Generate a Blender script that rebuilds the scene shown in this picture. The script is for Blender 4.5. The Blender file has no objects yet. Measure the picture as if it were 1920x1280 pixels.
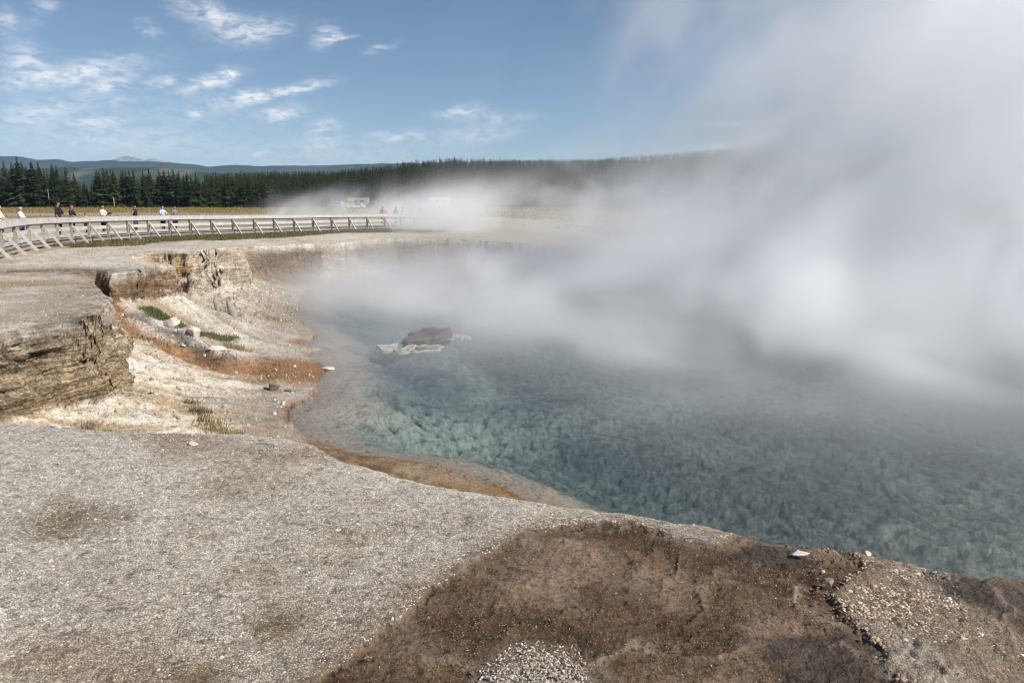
import bpy, bmesh, math, random, time
import numpy as np
from mathutils import Vector, Matrix

T0 = time.time()
SC = bpy.context.scene
COL = SC.collection
R = math.radians

# ------------------------------------------------------------------ camera
EYE = 2.3
cam_data = bpy.data.cameras.new('camera')
cam = bpy.data.objects.new('camera', cam_data)
COL.objects.link(cam)
cam.location = (0, 0, EYE)
cam.rotation_euler = (R(90 - 10.17), 0, 0)
cam_data.sensor_width = 36.0
cam_data.lens = 36.0 * 1450 / 1920
cam_data.clip_start = 0.1
cam_data.clip_end = 60000
SC.camera = cam

# ------------------------------------------------------------------ light
SUN_EL, SUN_AZ = 43.0, 112.0          # azimuth measured from +Y (view direction) towards +X
sun_dir = Vector((math.sin(R(SUN_AZ)) * math.cos(R(SUN_EL)), math.cos(R(SUN_AZ)) * math.cos(R(SUN_EL)), math.sin(R(SUN_EL))))
sun = bpy.data.objects.new('sun', bpy.data.lights.new('sun', 'SUN'))
COL.objects.link(sun)
sun.data.energy = 5.0
sun.data.angle = R(0.5)
sun.data.color = (1.0, 0.96, 0.905)
sun.rotation_euler = sun_dir.to_track_quat('Z', 'Y').to_euler()

SC.view_settings.view_transform = 'Standard'
SC.view_settings.look = 'None'
SC.view_settings.exposure = 0.25
SC.view_settings.gamma = 1.0
SC.view_settings.use_curve_mapping = False
SC.render.engine = 'CYCLES'
SC.cycles.volume_bounces = 20
SC.cycles.max_bounces = 22
SC.cycles.diffuse_bounces = 2
SC.cycles.glossy_bounces = 2
SC.cycles.transparent_max_bounces = 64
SC.cycles.volume_step_rate = 3.0
SC.cycles.use_adaptive_sampling = True
SC.cycles.adaptive_threshold = 0.02
SC.cycles.sample_clamp_indirect = 6.0
SC.cycles.filter_width = 1.1
SC.cycles.use_denoising = True


# ------------------------------------------------------------------ node helpers
class NT:
    def __init__(self, tree):
        self.t = tree

    def n(self, typ, **kw):
        nd = self.t.nodes.new(typ)
        for k, v in kw.items():
            setattr(nd, k, v)
        return nd

    def put(self, sock, v):
        if isinstance(v, bpy.types.NodeSocket):
            self.t.links.new(v, sock)
        elif v is not None:
            if hasattr(sock.default_value, '__len__') and not isinstance(v, (tuple, list, np.ndarray, Vector)):
                v = (v,) * len(sock.default_value)
            if hasattr(sock.default_value, '__len__') and len(sock.default_value) == 4 and len(v) == 3:
                v = (*v, 1.0)
            sock.default_value = v

    def math(self, op, a, b=None, c=None, clamp=False):
        m = self.n('ShaderNodeMath', operation=op, use_clamp=clamp)
        self.put(m.inputs[0], a)
        if b is not None:
            self.put(m.inputs[1], b)
        if c is not None:
            self.put(m.inputs[2], c)
        return m.outputs[0]

    def vec(self, op, a, b=None):
        m = self.n('ShaderNodeVectorMath', operation=op)
        self.put(m.inputs[0], a)
        if b is not None:
            self.put(m.inputs[1], b)
        return m.outputs['Value'] if op in ('DOT_PRODUCT', 'LENGTH', 'DISTANCE') else m.outputs[0]

    def mix(self, f, a, b, blend='MIX'):
        m = self.n('ShaderNodeMix', data_type='RGBA', blend_type=blend)
        self.put(m.inputs[0], f)
        self.put(m.inputs[6], a)
        self.put(m.inputs[7], b)
        return m.outputs[2]

    def ramp(self, f, lo, hi, a=0.0, b=1.0, smooth=True):
        m = self.n('ShaderNodeMapRange', clamp=True)
        m.interpolation_type = 'SMOOTHSTEP' if smooth else 'LINEAR'
        self.put(m.inputs[0], f)
        for i, v in enumerate((lo, hi, a, b)):
            self.put(m.inputs[i + 1], v)
        return m.outputs[0]

    def noise(self, v, scale, detail=3.0, rough=0.55, distort=0.0, color=False):
        m = self.n('ShaderNodeTexNoise')
        if v is not None:
            self.put(m.inputs['Vector'], v)
        self.put(m.inputs['Scale'], scale)
        self.put(m.inputs['Detail'], detail)
        self.put(m.inputs['Roughness'], rough)
        self.put(m.inputs['Distortion'], distort)
        return m.outputs['Color'] if color else m.outputs['Fac']

    def vor(self, v, scale, feature='F1', rand=1.0):
        m = self.n('ShaderNodeTexVoronoi', feature=feature)
        self.put(m.inputs['Vector'], v)
        self.put(m.inputs['Scale'], scale)
        self.put(m.inputs['Randomness'], rand)
        return m

    def bump(self, h, strength, dist, normal=None):
        m = self.n('ShaderNodeBump')
        self.put(m.inputs['Height'], h)
        self.put(m.inputs['Strength'], strength)
        self.put(m.inputs['Distance'], dist)
        if normal is not None:
            self.put(m.inputs['Normal'], normal)
        return m.outputs[0]


def mat_new(name):
    m = bpy.data.materials.new(name)
    m.use_nodes = True
    t = NT(m.node_tree)
    return m, t, m.node_tree.nodes['Principled BSDF'], m.node_tree.nodes['Material Output']


def simple_mat(name, col, rough=0.8, var=0.18, scale=6.0, metal=0.0, spec=0.3, bump=0.0, bscale=40.0):
    m, t, p, o = mat_new(name)
    g = t.n('ShaderNodeTexCoord').outputs['Object']
    f = t.noise(g, scale, 4, 0.6)
    k = t.ramp(f, 0.25, 0.75, 1 - var, 1 + var, smooth=False)
    c = t.vec('MULTIPLY', tuple(col), k)
    t.put(p.inputs['Base Color'], c)
    p.inputs['Roughness'].default_value = rough
    p.inputs['Metallic'].default_value = metal
    p.inputs['Specular IOR Level'].default_value = spec
    if bump:
        t.put(p.inputs['Normal'], t.bump(t.noise(g, bscale, 3), 0.6, bump))
    return m


# ------------------------------------------------------------------ world: sky and wispy clouds
W = bpy.data.worlds.new('World')
SC.world = W
W.use_nodes = True
wt = NT(W.node_tree)
bg = W.node_tree.nodes['Background']
sky = wt.n('ShaderNodeTexSky', sky_type='NISHITA', sun_disc=False)
sky.sun_elevation = R(SUN_EL)
sky.sun_rotation = R(SUN_AZ)
sky.altitude = 2200
sky.air_density = 1.0
sky.dust_density = 0.9
sky.ozone_density = 2.0
CLOUDS = [(-32.41, 6.89, -24.58, 8.80, 0.55, 0.90), (-32.27, 8.34, -29.80, 8.38, 0.79, 0.70), (-28.06, 6.82, -25.28, 7.70, 0.32, 0.80),
          (-24.37, 7.49, -22.76, 7.85, 0.24, 0.70), (-22.16, 7.22, -18.77, 8.39, 0.36, 0.95), (-19.94, 8.40, -18.92, 8.65, 0.28, 0.80),
          (-20.23, 6.47, -16.25, 7.31, 0.36, 0.90), (-16.96, 7.18, -12.67, 8.12, 0.24, 0.75), (-17.39, 5.64, -14.72, 6.28, 0.43, 0.80),
          (-22.10, 5.68, -21.10, 5.93, 0.36, 0.60), (-14.42, 4.98, -12.05, 5.50, 0.36, 0.60), (-5.32, 6.14, -2.09, 6.49, 0.32, 0.80),
          (-3.81, 5.75, 1.53, 6.05, 0.32, 0.35), (-15.00, 4.08, -12.09, 4.27, 0.36, 0.50), (-10.24, 4.52, -6.11, 4.71, 0.32, 0.55),
          (-5.35, 4.42, 0.77, 5.18, 0.55, 0.40), (-22.54, 12.95, -18.44, 11.05, 0.95, 0.50), (-19.13, 10.68, -15.33, 11.62, 0.59, 0.65),
          (-20.68, 12.17, -18.42, 11.37, 0.55, 0.40), (-13.63, 10.65, -11.99, 11.45, 0.51, 0.75), (-12.55, 11.03, -10.93, 11.16, 0.16, 0.50),
          (-10.24, 9.99, -8.21, 10.70, 0.20, 0.35), (-32.31, 10.51, -31.12, 10.44, 0.59, 0.60), (-30.30, 11.84, -28.95, 11.40, 0.36, 0.40),
          (-30.89, 10.02, -29.83, 11.01, 0.40, 0.20), (-24.49, 11.08, -23.51, 10.53, 0.47, 0.35), (-32.89, 4.78, -28.28, 6.01, 0.59, 0.60),
          (-28.68, 4.84, -25.79, 5.19, 0.32, 0.60), (-27.98, 6.09, -24.91, 6.58, 0.28, 0.30), (-18.04, 3.27, -17.41, 3.32, 0.14, 0.80),
          (13.15, 5.26, 17.40, 5.33, 0.20, 0.55), (16.06, 4.27, 19.85, 4.60, 0.28, 0.50), (13.57, 3.74, 15.36, 3.93, 0.20, 0.60),
          (-33.26, 3.78, -20.57, 3.88, 1.0, 0.45), (-22, 3.2, -4, 3.4, 0.9, 0.30), (-30, 5.6, -14, 6.2, 1.2, 0.16)]
gdir = wt.n('ShaderNodeTexCoord').outputs['Generated']
sep = wt.n('ShaderNodeSeparateXYZ')
wt.put(sep.inputs[0], gdir)
az = wt.math('MULTIPLY', wt.math('ARCTAN2', sep.outputs[0], sep.outputs[1]), 180 / math.pi)
el = wt.math('MULTIPLY', wt.math('ARCSINE', sep.outputs[2]), 180 / math.pi)
cmb = wt.n('ShaderNodeCombineXYZ')
wt.put(cmb.inputs[0], az)
wt.put(cmb.inputs[1], wt.math('MULTIPLY', el, 2.2))
wn = wt.noise(cmb.outputs[0], 0.55, 3, 0.6, color=True)
wv = wt.vec('MULTIPLY', wt.vec('SUBTRACT', wn, (0.5, 0.5, 0.5)), (2.2, 0.9, 0))
base = wt.n('ShaderNodeCombineXYZ')
wt.put(base.inputs[0], az)
wt.put(base.inputs[1], el)
pw = wt.vec('ADD', base.outputs[0], wv)
total = None
for a0, e0, a1, e1, th, s in CLOUDS:
    dx, dy = a1 - a0, e1 - e0
    ln = math.hypot(dx, dy)
    ux, uy = dx / ln, dy / ln
    d = wt.vec('SUBTRACT', pw, ((a0 + a1) / 2, (e0 + e1) / 2, 0))
    h = ln * 0.46
    # exp(-(along/h)^2 - (across/th)^2)
    a_ = wt.vec('DOT_PRODUCT', d, (ux / h, uy / h, 0))
    b_ = wt.vec('DOT_PRODUCT', d, (-uy / (th * 1.1), ux / (th * 1.1), 0))
    q = wt.math('ADD', wt.math('MULTIPLY', a_, a_), wt.math('MULTIPLY', b_, b_))
    e = wt.math('MULTIPLY', wt.math('POWER', 2.718, wt.math('MULTIPLY', q, -1.0)), s)
    total = e if total is None else wt.math('ADD', total, e)
cd = wt.n('ShaderNodeMapping')
wt.put(cd.inputs[0], base.outputs[0])
cd.inputs['Scale'].default_value = (1.0, 2.6, 1)
cd.inputs['Rotation'].default_value = (0, 0, R(-14))
det = wt.noise(cd.outputs[0], 1.0, 5, 0.55, 0.6)
cl = wt.math('MULTIPLY', total, wt.ramp(det, 0.30, 0.64, 0.18, 1.15), clamp=True)
cl = wt.math('MULTIPLY', cl, 0.85)
ccol = wt.mix(cl, sky.outputs[0], (11.5, 11.4, 11.3))
wt.put(bg.inputs['Color'], ccol)
bg.inputs['Strength'].default_value = 0.078


# ------------------------------------------------------------------ tags and linking
def tag(o, label=None, cat=None, group=None, kind=None):
    if label:
        o['label'] = label
    if cat:
        o['category'] = cat
    if group:
        o['group'] = group
    if kind:
        o['kind'] = kind
    return o


def empty(name, loc, rz=0.0, label=None, cat=None, group=None):
    o = bpy.data.objects.new(name, None)
    COL.objects.link(o)
    o.location = loc
    o.rotation_euler = (0, 0, rz)
    o.empty_display_size = 0.2
    return tag(o, label, cat, group)


def copy_tree(o, parent=None):
    c = o.copy()
    COL.objects.link(c)
    if parent is not None:
        c.parent = parent
    for ch in list(o.children):
        copy_tree(ch, c)
    return c


class MB:
    """collects boxes, bars, tubes and lathes; build() links them as one mesh object"""

    def __init__(self):
        self.v, self.f = [], []

    def add(self, vs, fs):
        k = len(self.v)
        self.v += [tuple(p) for p in vs]
        self.f += [tuple(i + k for i in q) for q in fs]
        return self

    def box(self, c, s, rot=None):
        x, y, z = s[0] / 2, s[1] / 2, s[2] / 2
        vs = [Vector((sx * x, sy * y, sz * z)) for sz in (-1, 1) for sx, sy in ((-1, -1), (1, -1), (1, 1), (-1, 1))]
        if rot is not None:
            vs = [rot @ p for p in vs]
        vs = [p + Vector(c) for p in vs]
        return self.add(vs, [(3, 2, 1, 0), (4, 5, 6, 7), (0, 1, 5, 4), (1, 2, 6, 5), (2, 3, 7, 6), (3, 0, 4, 7)])

    def bar(self, a, b, w, h, up=(0, 0, 1)):
        """a rectangular board from a to b, w wide sideways, h tall along up"""
        a, b = Vector(a), Vector(b)
        d = (b - a)
        L = d.length
        d.normalize()
        upv = Vector(up)
        sd = d.cross(upv)
        if sd.length < 1e-4:
            sd = d.cross(Vector((1, 0, 0)))
        sd.normalize()
        u2 = sd.cross(d)
        m = Matrix((sd, d, u2)).transposed()
        return self.box((a + b) / 2, (w, L, h), m)

    def tube(self, pts, rs, n=8, cap=True):
        pts = [Vector(p) for p in pts]
        rings = []
        for i, p in enumerate(pts):
            d = (pts[min(i + 1, len(pts) - 1)] - pts[max(i - 1, 0)]).normalized()
            s = d.cross(Vector((0.3, 0.2, 1) if abs(d.z) < 0.95 else (1, 0, 0))).normalized()
            t = d.cross(s)
            r = rs[i] if hasattr(rs, '__len__') else rs
            rings.append([p + s * (r * math.cos(2 * math.pi * k / n)) + t * (r * math.sin(2 * math.pi * k / n)) for k in range(n)])
        vs = [p for rg in rings for p in rg]
        fs = [(i * n + k, i * n + (k + 1) % n, (i + 1) * n + (k + 1) % n, (i + 1) * n + k) for i in range(len(pts) - 1) for k in range(n)]
        if cap:
            fs += [tuple(range(n - 1, -1, -1)), tuple(range((len(pts) - 1) * n, len(pts) * n))]
        return self.add(vs, fs)

    def build(self, name, m, parent=None, smooth=False, bevel=0.0):
        me = bpy.data.meshes.new(name)
        me.from_pydata(self.v, [], self.f)
        me.materials.append(m)
        if smooth:
            me.polygons.foreach_set('use_smooth', [True] * len(me.polygons))
        o = bpy.data.objects.new(name, me)
        COL.objects.link(o)
        if parent is not None:
            o.parent = parent
        if bevel:
            md = o.modifiers.new('bevel', 'BEVEL')
            md.width = bevel
            md.segments = 2
        return o


def np_mesh(name, verts, faces, nper, m, smooth=False, attrs=None, parent=None):
    """fast mesh from numpy: faces flat index array with nper corners each (or an array of corner counts)"""
    me = bpy.data.meshes.new(name)
    verts = np.ascontiguousarray(verts, np.float32)
    faces = np.ascontiguousarray(faces, np.int32).ravel()
    me.vertices.add(len(verts))
    me.vertices.foreach_set('co', verts.ravel())
    if np.isscalar(nper):
        nf = len(faces) // nper
        starts = np.arange(nf, dtype=np.int32) * nper
    else:
        nf = len(nper)
        starts = np.concatenate([[0], np.cumsum(nper)[:-1]]).astype(np.int32)
    me.loops.add(len(faces))
    me.loops.foreach_set('vertex_index', faces)
    me.polygons.add(nf)
    me.polygons.foreach_set('loop_start', starts)
    if smooth:
        me.polygons.foreach_set('use_smooth', np.ones(nf, bool))
    for k, a in (attrs or {}).items():
        if a.ndim == 1:
            at = me.attributes.new(k, 'FLOAT', 'POINT')
            at.data.foreach_set('value', np.ascontiguousarray(a, np.float32))
        else:
            at = me.attributes.new(k, 'FLOAT_COLOR', 'POINT')
            c = np.ones((len(a), 4), np.float32)
            c[:, :3] = a
            at.data.foreach_set('color', c.ravel())
    me.update(calc_edges=True)
    me.validate()
    me.materials.append(m)
    o = bpy.data.objects.new(name, me)
    COL.objects.link(o)
    if parent is not None:
        o.parent = parent
    return o


# ------------------------------------------------------------------ numpy noise
def _h(ix, iy, iz, seed):
    h = (ix.astype(np.uint32) * np.uint32(374761393) + iy.astype(np.uint32) * np.uint32(668265263)
         + iz.astype(np.uint32) * np.uint32(2147483647 & 1274126177) + np.uint32((seed * 144665 + 1013) & 0xffffffff))
    h = (h ^ (h >> np.uint32(13))) * np.uint32(1274126177)
    h = (h ^ (h >> np.uint32(16))) * np.uint32(2246822519)
    h = h ^ (h >> np.uint32(13))
    return (h & np.uint32(0xffffff)).astype(np.float32) / np.float32(0xffffff)


def vn2(x, y, seed=0):
    x = np.asarray(x, np.float64)
    y = np.asarray(y, np.float64)
    fx, fy = np.floor(x), np.floor(y)
    ix, iy = fx.astype(np.int64), fy.astype(np.int64)
    u, v = (x - fx).astype(np.float32), (y - fy).astype(np.float32)
    u = u * u * (3 - 2 * u)
    v = v * v * (3 - 2 * v)
    z = np.zeros_like(ix)
    a, b = _h(ix, iy, z, seed), _h(ix + 1, iy, z, seed)
    c, d = _h(ix, iy + 1, z, seed), _h(ix + 1, iy + 1, z, seed)
    return (a + (b - a) * u) * (1 - v) + (c + (d - c) * u) * v


def vn3(x, y, z, seed=0):
    fx, fy, fz = np.floor(x), np.floor(y), np.floor(z)
    ix, iy, iz = fx.astype(np.int64), fy.astype(np.int64), fz.astype(np.int64)
    u, v, w = (x - fx).astype(np.float32), (y - fy).astype(np.float32), (z - fz).astype(np.float32)
    u = u * u * (3 - 2 * u)
    v = v * v * (3 - 2 * v)
    w = w * w * (3 - 2 * w)
    r = []
    for k in (0, 1):
        a, b = _h(ix, iy, iz + k, seed), _h(ix + 1, iy, iz + k, seed)
        c, d = _h(ix, iy + 1, iz + k, seed), _h(ix + 1, iy + 1, iz + k, seed)
        r.append((a + (b - a) * u) * (1 - v) + (c + (d - c) * u) * v)
    return r[0] + (r[1] - r[0]) * w


def fbm2(x, y, f, oct=4, seed=0, gain=0.5):
    s, a, n = 0.0, 1.0, 0.0
    c, sn = math.cos(0.6), math.sin(0.6)
    x = np.asarray(x) * f
    y = np.asarray(y) * f
    for k in range(oct):
        s = s + a * (vn2(x, y, seed + k * 7) - 0.5) * 2
        n += a
        a *= gain
        x, y = (x * c - y * sn) * 2.03 + 11.3, (x * sn + y * c) * 2.03 + 5.7
    return s / n


def sm(x, a, b):
    t = np.clip((x - a) / (b - a), 0, 1)
    return t * t * (3 - 2 * t)


def worley(x, y, f, seed=0):
    x = np.asarray(x, np.float64) * f
    y = np.asarray(y, np.float64) * f
    ix, iy = np.floor(x).astype(np.int64), np.floor(y).astype(np.int64)
    u, v = (x - ix).astype(np.float32), (y - iy).astype(np.float32)
    z = np.zeros_like(ix)
    b = np.full(u.shape, 9.0, np.float32)
    for i in (-1, 0, 1):
        for j in (-1, 0, 1):
            a = i + _h(ix + i, iy + j, z, seed) - u
            c = j + _h(ix + i, iy + j, z + 1, seed) - v
            b = np.minimum(b, a * a + c * c)
    return np.sqrt(b)


def seg_dist(px, py, pts, closed=False):
    d2 = np.full(px.shape, 1e9, np.float32)
    n = len(pts)
    for i in range(n if closed else n - 1):
        (ax, ay), (bx, by) = pts[i], pts[(i + 1) % n]
        dx, dy = bx - ax, by - ay
        t = np.clip(((px - ax) * dx + (py - ay) * dy) / (dx * dx + dy * dy + 1e-9), 0, 1)
        d2 = np.minimum(d2, (px - ax - t * dx) ** 2 + (py - ay - t * dy) ** 2)
    return np.sqrt(d2)


def inside(px, py, pts):
    c = np.zeros(px.shape, bool)
    n = len(pts)
    for i in range(n):
        (ax, ay), (bx, by) = pts[i], pts[(i + 1) % n]
        if ay == by:
            continue
        m = ((ay > py) != (by > py)) & (px < (bx - ax) * (py - ay) / (by - ay) + ax)
        c ^= m
    return c


def sdist(px, py, pts):
    """signed distance to a closed outline, positive outside"""
    d = seg_dist(px, py, pts, True)
    return np.where(inside(px, py, pts), -d, d)


# ------------------------------------------------------------------ the lie of the land
ZW = -2.7                                  # water level; the terrace the camera stands on is z = 0
SHORE = [(-0.39, 13.3), (-1.01, 13.92), (-1.67, 14.5), (-2.78, 14.85), (-3.35, 15.05), (-4.3, 15.9), (-4.98, 16.92), (-5.47, 18.53), (-5.15, 19.5), (-5.30, 20.4), (-5.55, 21.6),
         (-5.75, 23.23), (-6.35, 24.4), (-6.91, 25.35), (-6.45, 26.2), (-7.4, 27.2), (-7.62, 27.87), (-7.3, 28.79), (-8.2, 31.0), (-9.19, 33.1), (-10.69, 38.47),
         (-11.84, 44.43), (-13.2, 53.5), (-9, 57.5), (-4, 60), (0, 59.5), (4, 62), (8, 63.5), (11, 67), (14.5, 72), (20, 79),
         (28, 85), (55, 92), (95, 96), (140, 60), (140, -60), (60, -24), (25, -2), (14, 3.0), (8, 6.2), (5, 8.0), (3, 9.6), (1, 11.6)]
LIP = [(60, -34), (25, -10), (14, -3), (9, 0.5), (5, 3.3), (3.2, 4.5), (2.78, 4.76), (2.37, 5.03), (1.78, 5.28), (1.25, 5.52), (0.87, 5.71), (0.38, 5.84), (-0.18, 6.12),
       (-0.74, 6.4), (-1.54, 6.91), (-2.2, 7.62), (-2.91, 7.86), (-3.67, 7.82), (-4.62, 7.98), (-5.68, 8.3), (-8, 8.9), (-11, 9.9), (-13.2, 10.8), (-13.6, 11.6),
       (-12, 12.4), (-10.5, 12.9), (-9.2, 13.4), (-9.15, 14.1), (-8.9, 14.7), (-8.75, 15.4), (-8.95, 16.4), (-9.3, 17.3), (-9.9, 18.7), (-10.8, 20.4), (-12.0, 21.9), (-13.3, 24.1),
       (-14.5, 25.7), (-14.1, 26.2), (-13.0, 25.0), (-12.75, 25.9), (-13.0, 27.6), (-12.6, 28.4), (-12.8, 28.9), (-14.4, 29.3), (-15.0, 30.6), (-14.7, 31.7), (-13.5, 32.1), (-13.2, 33.0), (-13.6, 34.2), (-13.3, 35.8), (-12.7, 36.7),
       (-13.5, 37.6), (-15.0, 39.5), (-16.3, 43), (-15.8, 48), (-14.2, 52.2), (-11.5, 55.0), (-9, 59.2), (-4, 62.6), (0, 62.8), (3.6, 65), (7.4, 66.6), (10, 70), (13.5, 75), (19, 82), (27, 89), (55, 96),
       (95, 100), (150, 62), (150, -64)]
ZB = [(-0.2, 6.1, -2.2), (3, 4.5, -2.3), (6, 2, -2.3), (-2.9, 7.8, -1.9), (-5.7, 8.3, -1.5), (-10, 9.5, -1.1), (-13, 12, -0.9), (-9, 13.4, -1.25), (-8.4, 14.6, -1.45),
      (-8.3, 15.3, -1.5), (-8.8, 16.8, -1.45), (-9.7, 18.7, -1.15), (-12, 21.8, -0.8), (-14.3, 25.6, -0.35), (-12.6, 24.7, -0.75), (-12.9, 27, -0.9), (-13.2, 29, -1.05),
      (-13.6, 32, -1.15), (-13.5, 35, -1.3), (-12.7, 36.7, -1.35), (-14.5, 40, -1.4), (-15.8, 47, -2.0), (-13, 53, -2.3), (-8, 59.5, -2.2), (-4, 62.5, -2.2), (0, 62.8, -2.4), (7.4, 66.6, -2.55),
      (19, 82, -2.62), (55, 96, -2.62)]
CHAN = [(-13.9, 25.3), (-12.4, 23.3), (-11.26, 21.9), (-10.5, 21.8), (-9.48, 21.5), (-7.96, 21.1), (-7.0, 22.0), (-6.3, 22.9), (-5.6, 23.2)]
CHAN2 = [(-9.9, 26.7), (-8.67, 26.3), (-7.44, 27.6)]
RIDGE = [(-11.3, 24.4), (-10.3, 23.6), (-9.0, 22.5), (-8.1, 21.7)]
GREEN = [(-12.2, 25.6), (-11.5, 25.3), (-10.4, 25.1), (-9.3, 25.5)]
SPILL = [(-20, 24.5), (-17, 25.6), (-15.4, 26.1), (-14.2, 25.7)]
SPILL2 = [(-22, 19.5), (-17, 21.2), (-14.6, 22.2), (-12.8, 21.9)]
BROWN = [(-1.3, 2.6), (-0.95, 3.37), (-0.82, 3.64), (-0.7, 3.89), (-0.51, 4.24), (-0.33, 4.47), (-0.11, 4.8), (0.15, 5.14), (0.47, 5.3), (0.87, 5.42), (1.04, 5.3), (1.19, 5.07), (1.45, 5.05),
         (1.66, 5.3), (1.96, 5.3), (2.33, 5.05), (2.23, 4.72), (2.04, 4.43), (1.95, 4.24), (1.89, 3.94), (1.89, 3.68), (1.9, 3.3), (2.2, 2.4)]
DARK = [[(2.58, 4.47), (2.70, 4.75), (3.0, 4.66), (3.6, 4.3), (3.5, 3.2), (2.9, 3.3), (2.73, 3.73), (2.64, 4.06)],
        [(1.58, 3.89), (1.85, 3.84), (1.88, 3.66), (1.87, 3.37), (1.7, 2.9), (1.34, 3.2), (1.22, 3.68)],
        [(1.55, 4.95), (1.85, 5.2), (2.0, 5.0), (1.95, 4.7), (1.7, 4.55), (1.5, 4.7)]]
WHITE = [[(-0.08, 3.5), (0.06, 3.71), (0.28, 3.71), (0.4, 3.54), (0.36, 3.2), (-0.15, 3.2)],
         [(2.03, 3.86), (2.13, 3.71), (2.2, 3.2), (1.93, 3.2), (1.9, 3.59)],
         [(2.41, 4.8), (2.64, 4.84), (2.8, 4.61), (2.75, 4.47), (2.54, 4.5)],
         [(1.07, 5.23), (1.34, 5.37), (1.57, 5.37), (1.47, 5.14), (1.22, 5.03)]]
WALK = [(-14.5, 20.0), (-16.3, 22.7), (-17.74, 25.3), (-18.84, 27.8), (-19.88, 30.3), (-20.9, 32.8), (-21.8, 35.2), (-22.6, 37.6), (-23.25, 39.9), (-23.75, 42.1), (-24.0, 44.3), (-24.0, 46.4), (-23.85, 48.5),
        (-23.5, 50.5), (-23.0, 52.5), (-22.4, 54.4), (-21.61, 56.2), (-20.78, 58.2), (-19.9, 60.3), (-19.0, 62.4), (-18.0, 64.5), (-16.9, 66.4), (-15.7, 68.1), (-14.5, 69.8),
        (-13.2, 71.4), (-11.9, 73.1), (-10.7, 75.2), (-9.7, 77.6), (-8.8, 80.2), (-8.0, 83), (-7.2, 86), (-6.4, 89)]

RX0, RY0, RS = -48.0, -8.0, 0.08
RNX, RNY = int(98 / RS), int(118 / RS)
_gx, _gy = np.meshgrid(RX0 + np.arange(RNX, dtype=np.float32) * RS, RY0 + np.arange(RNY, dtype=np.float32) * RS)
G_S = sdist(_gx, _gy, SHORE).astype(np.float32)
G_L = sdist(_gx, _gy, LIP).astype(np.float32)
num = np.zeros_like(_gx)
den = np.zeros_like(_gx)
for a, b, c in ZB:
    w = 1.0 / (((_gx - a) ** 2 + (_gy - b) ** 2) ** 1.5 + 0.3)
    num += w * c
    den += w
G_B = num / den
G_C = seg_dist(_gx, _gy, CHAN).astype(np.float32)
G_W = seg_dist(_gx, _gy, WALK).astype(np.float32)
del num, den, _gx, _gy


def samp(G, x, y):
    fx = np.clip((x - RX0) / RS, 0, RNX - 1.001)
    fy = np.clip((y - RY0) / RS, 0, RNY - 1.001)
    ix, iy = fx.astype(np.int32), fy.astype(np.int32)
    u, v = (fx - ix).astype(np.float32), (fy - iy).astype(np.float32)
    return (G[iy, ix] * (1 - u) + G[iy, ix + 1] * u) * (1 - v) + (G[iy + 1, ix] * (1 - u) + G[iy + 1, ix + 1] * u) * v


def hill(x, y):
    a = x / np.maximum(y, 1.0)
    h = np.interp(a, [-0.72, -0.32, -0.22, -0.15, -0.08, 0.0, 0.2, 0.3, 0.5], [0.2, 0.2, 0.6, 2.2, 4.2, 4.6, 6.2, 8.6, 9.5])
    return h * sm(y, 232, 340)


def plateau(x, y):
    z = 0.05 * fbm2(x, y, 0.25, 3, 3) + 0.018 * fbm2(x, y, 1.6, 3, 5)
    z = z + 0.008 * fbm2(x, y, 9.0, 3, 9)
    z = z + 0.32 * np.exp(-((x + 15.5) ** 2 + (y - 34) ** 2) / 50.0)
    z = z - 0.45 * sm(y, 38, 50) * np.exp(-((x + 12) / 7.0) ** 2) * (1 - sm(y, 56, 66))
    pen = np.interp(x, [-12, -8, -3, 2, 7.5, 14, 20], [-0.2, -0.4, -0.6, -1.0, -1.65, -2.4, -2.55])
    k = sm(y, 54, 61) * (1 - sm(y, 100, 190))
    z = z * (1 - k) + (pen + 0.06 * fbm2(x, y, 0.3, 3, 31)) * k
    z = z + 0.75 * sm(y, 80, 240) + hill(x, y)
    return z


def dist_fields(x, y):
    dS = samp(G_S, x, y)
    dL = samp(G_L, x, y)
    near = sm(y, 8.5, 12.0)
    a = 0.05 + 0.24 * near
    dL = dL + a * fbm2(x, y, 0.9, 4, 17) + (0.05 + 0.05 * near) * fbm2(x, y, 5.0, 3, 23) + 0.12 * near * fbm2(x, y, 2.2, 3, 25)
    dS = dS + 0.16 * fbm2(x, y, 1.3, 4, 29)
    return dS, dL


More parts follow.
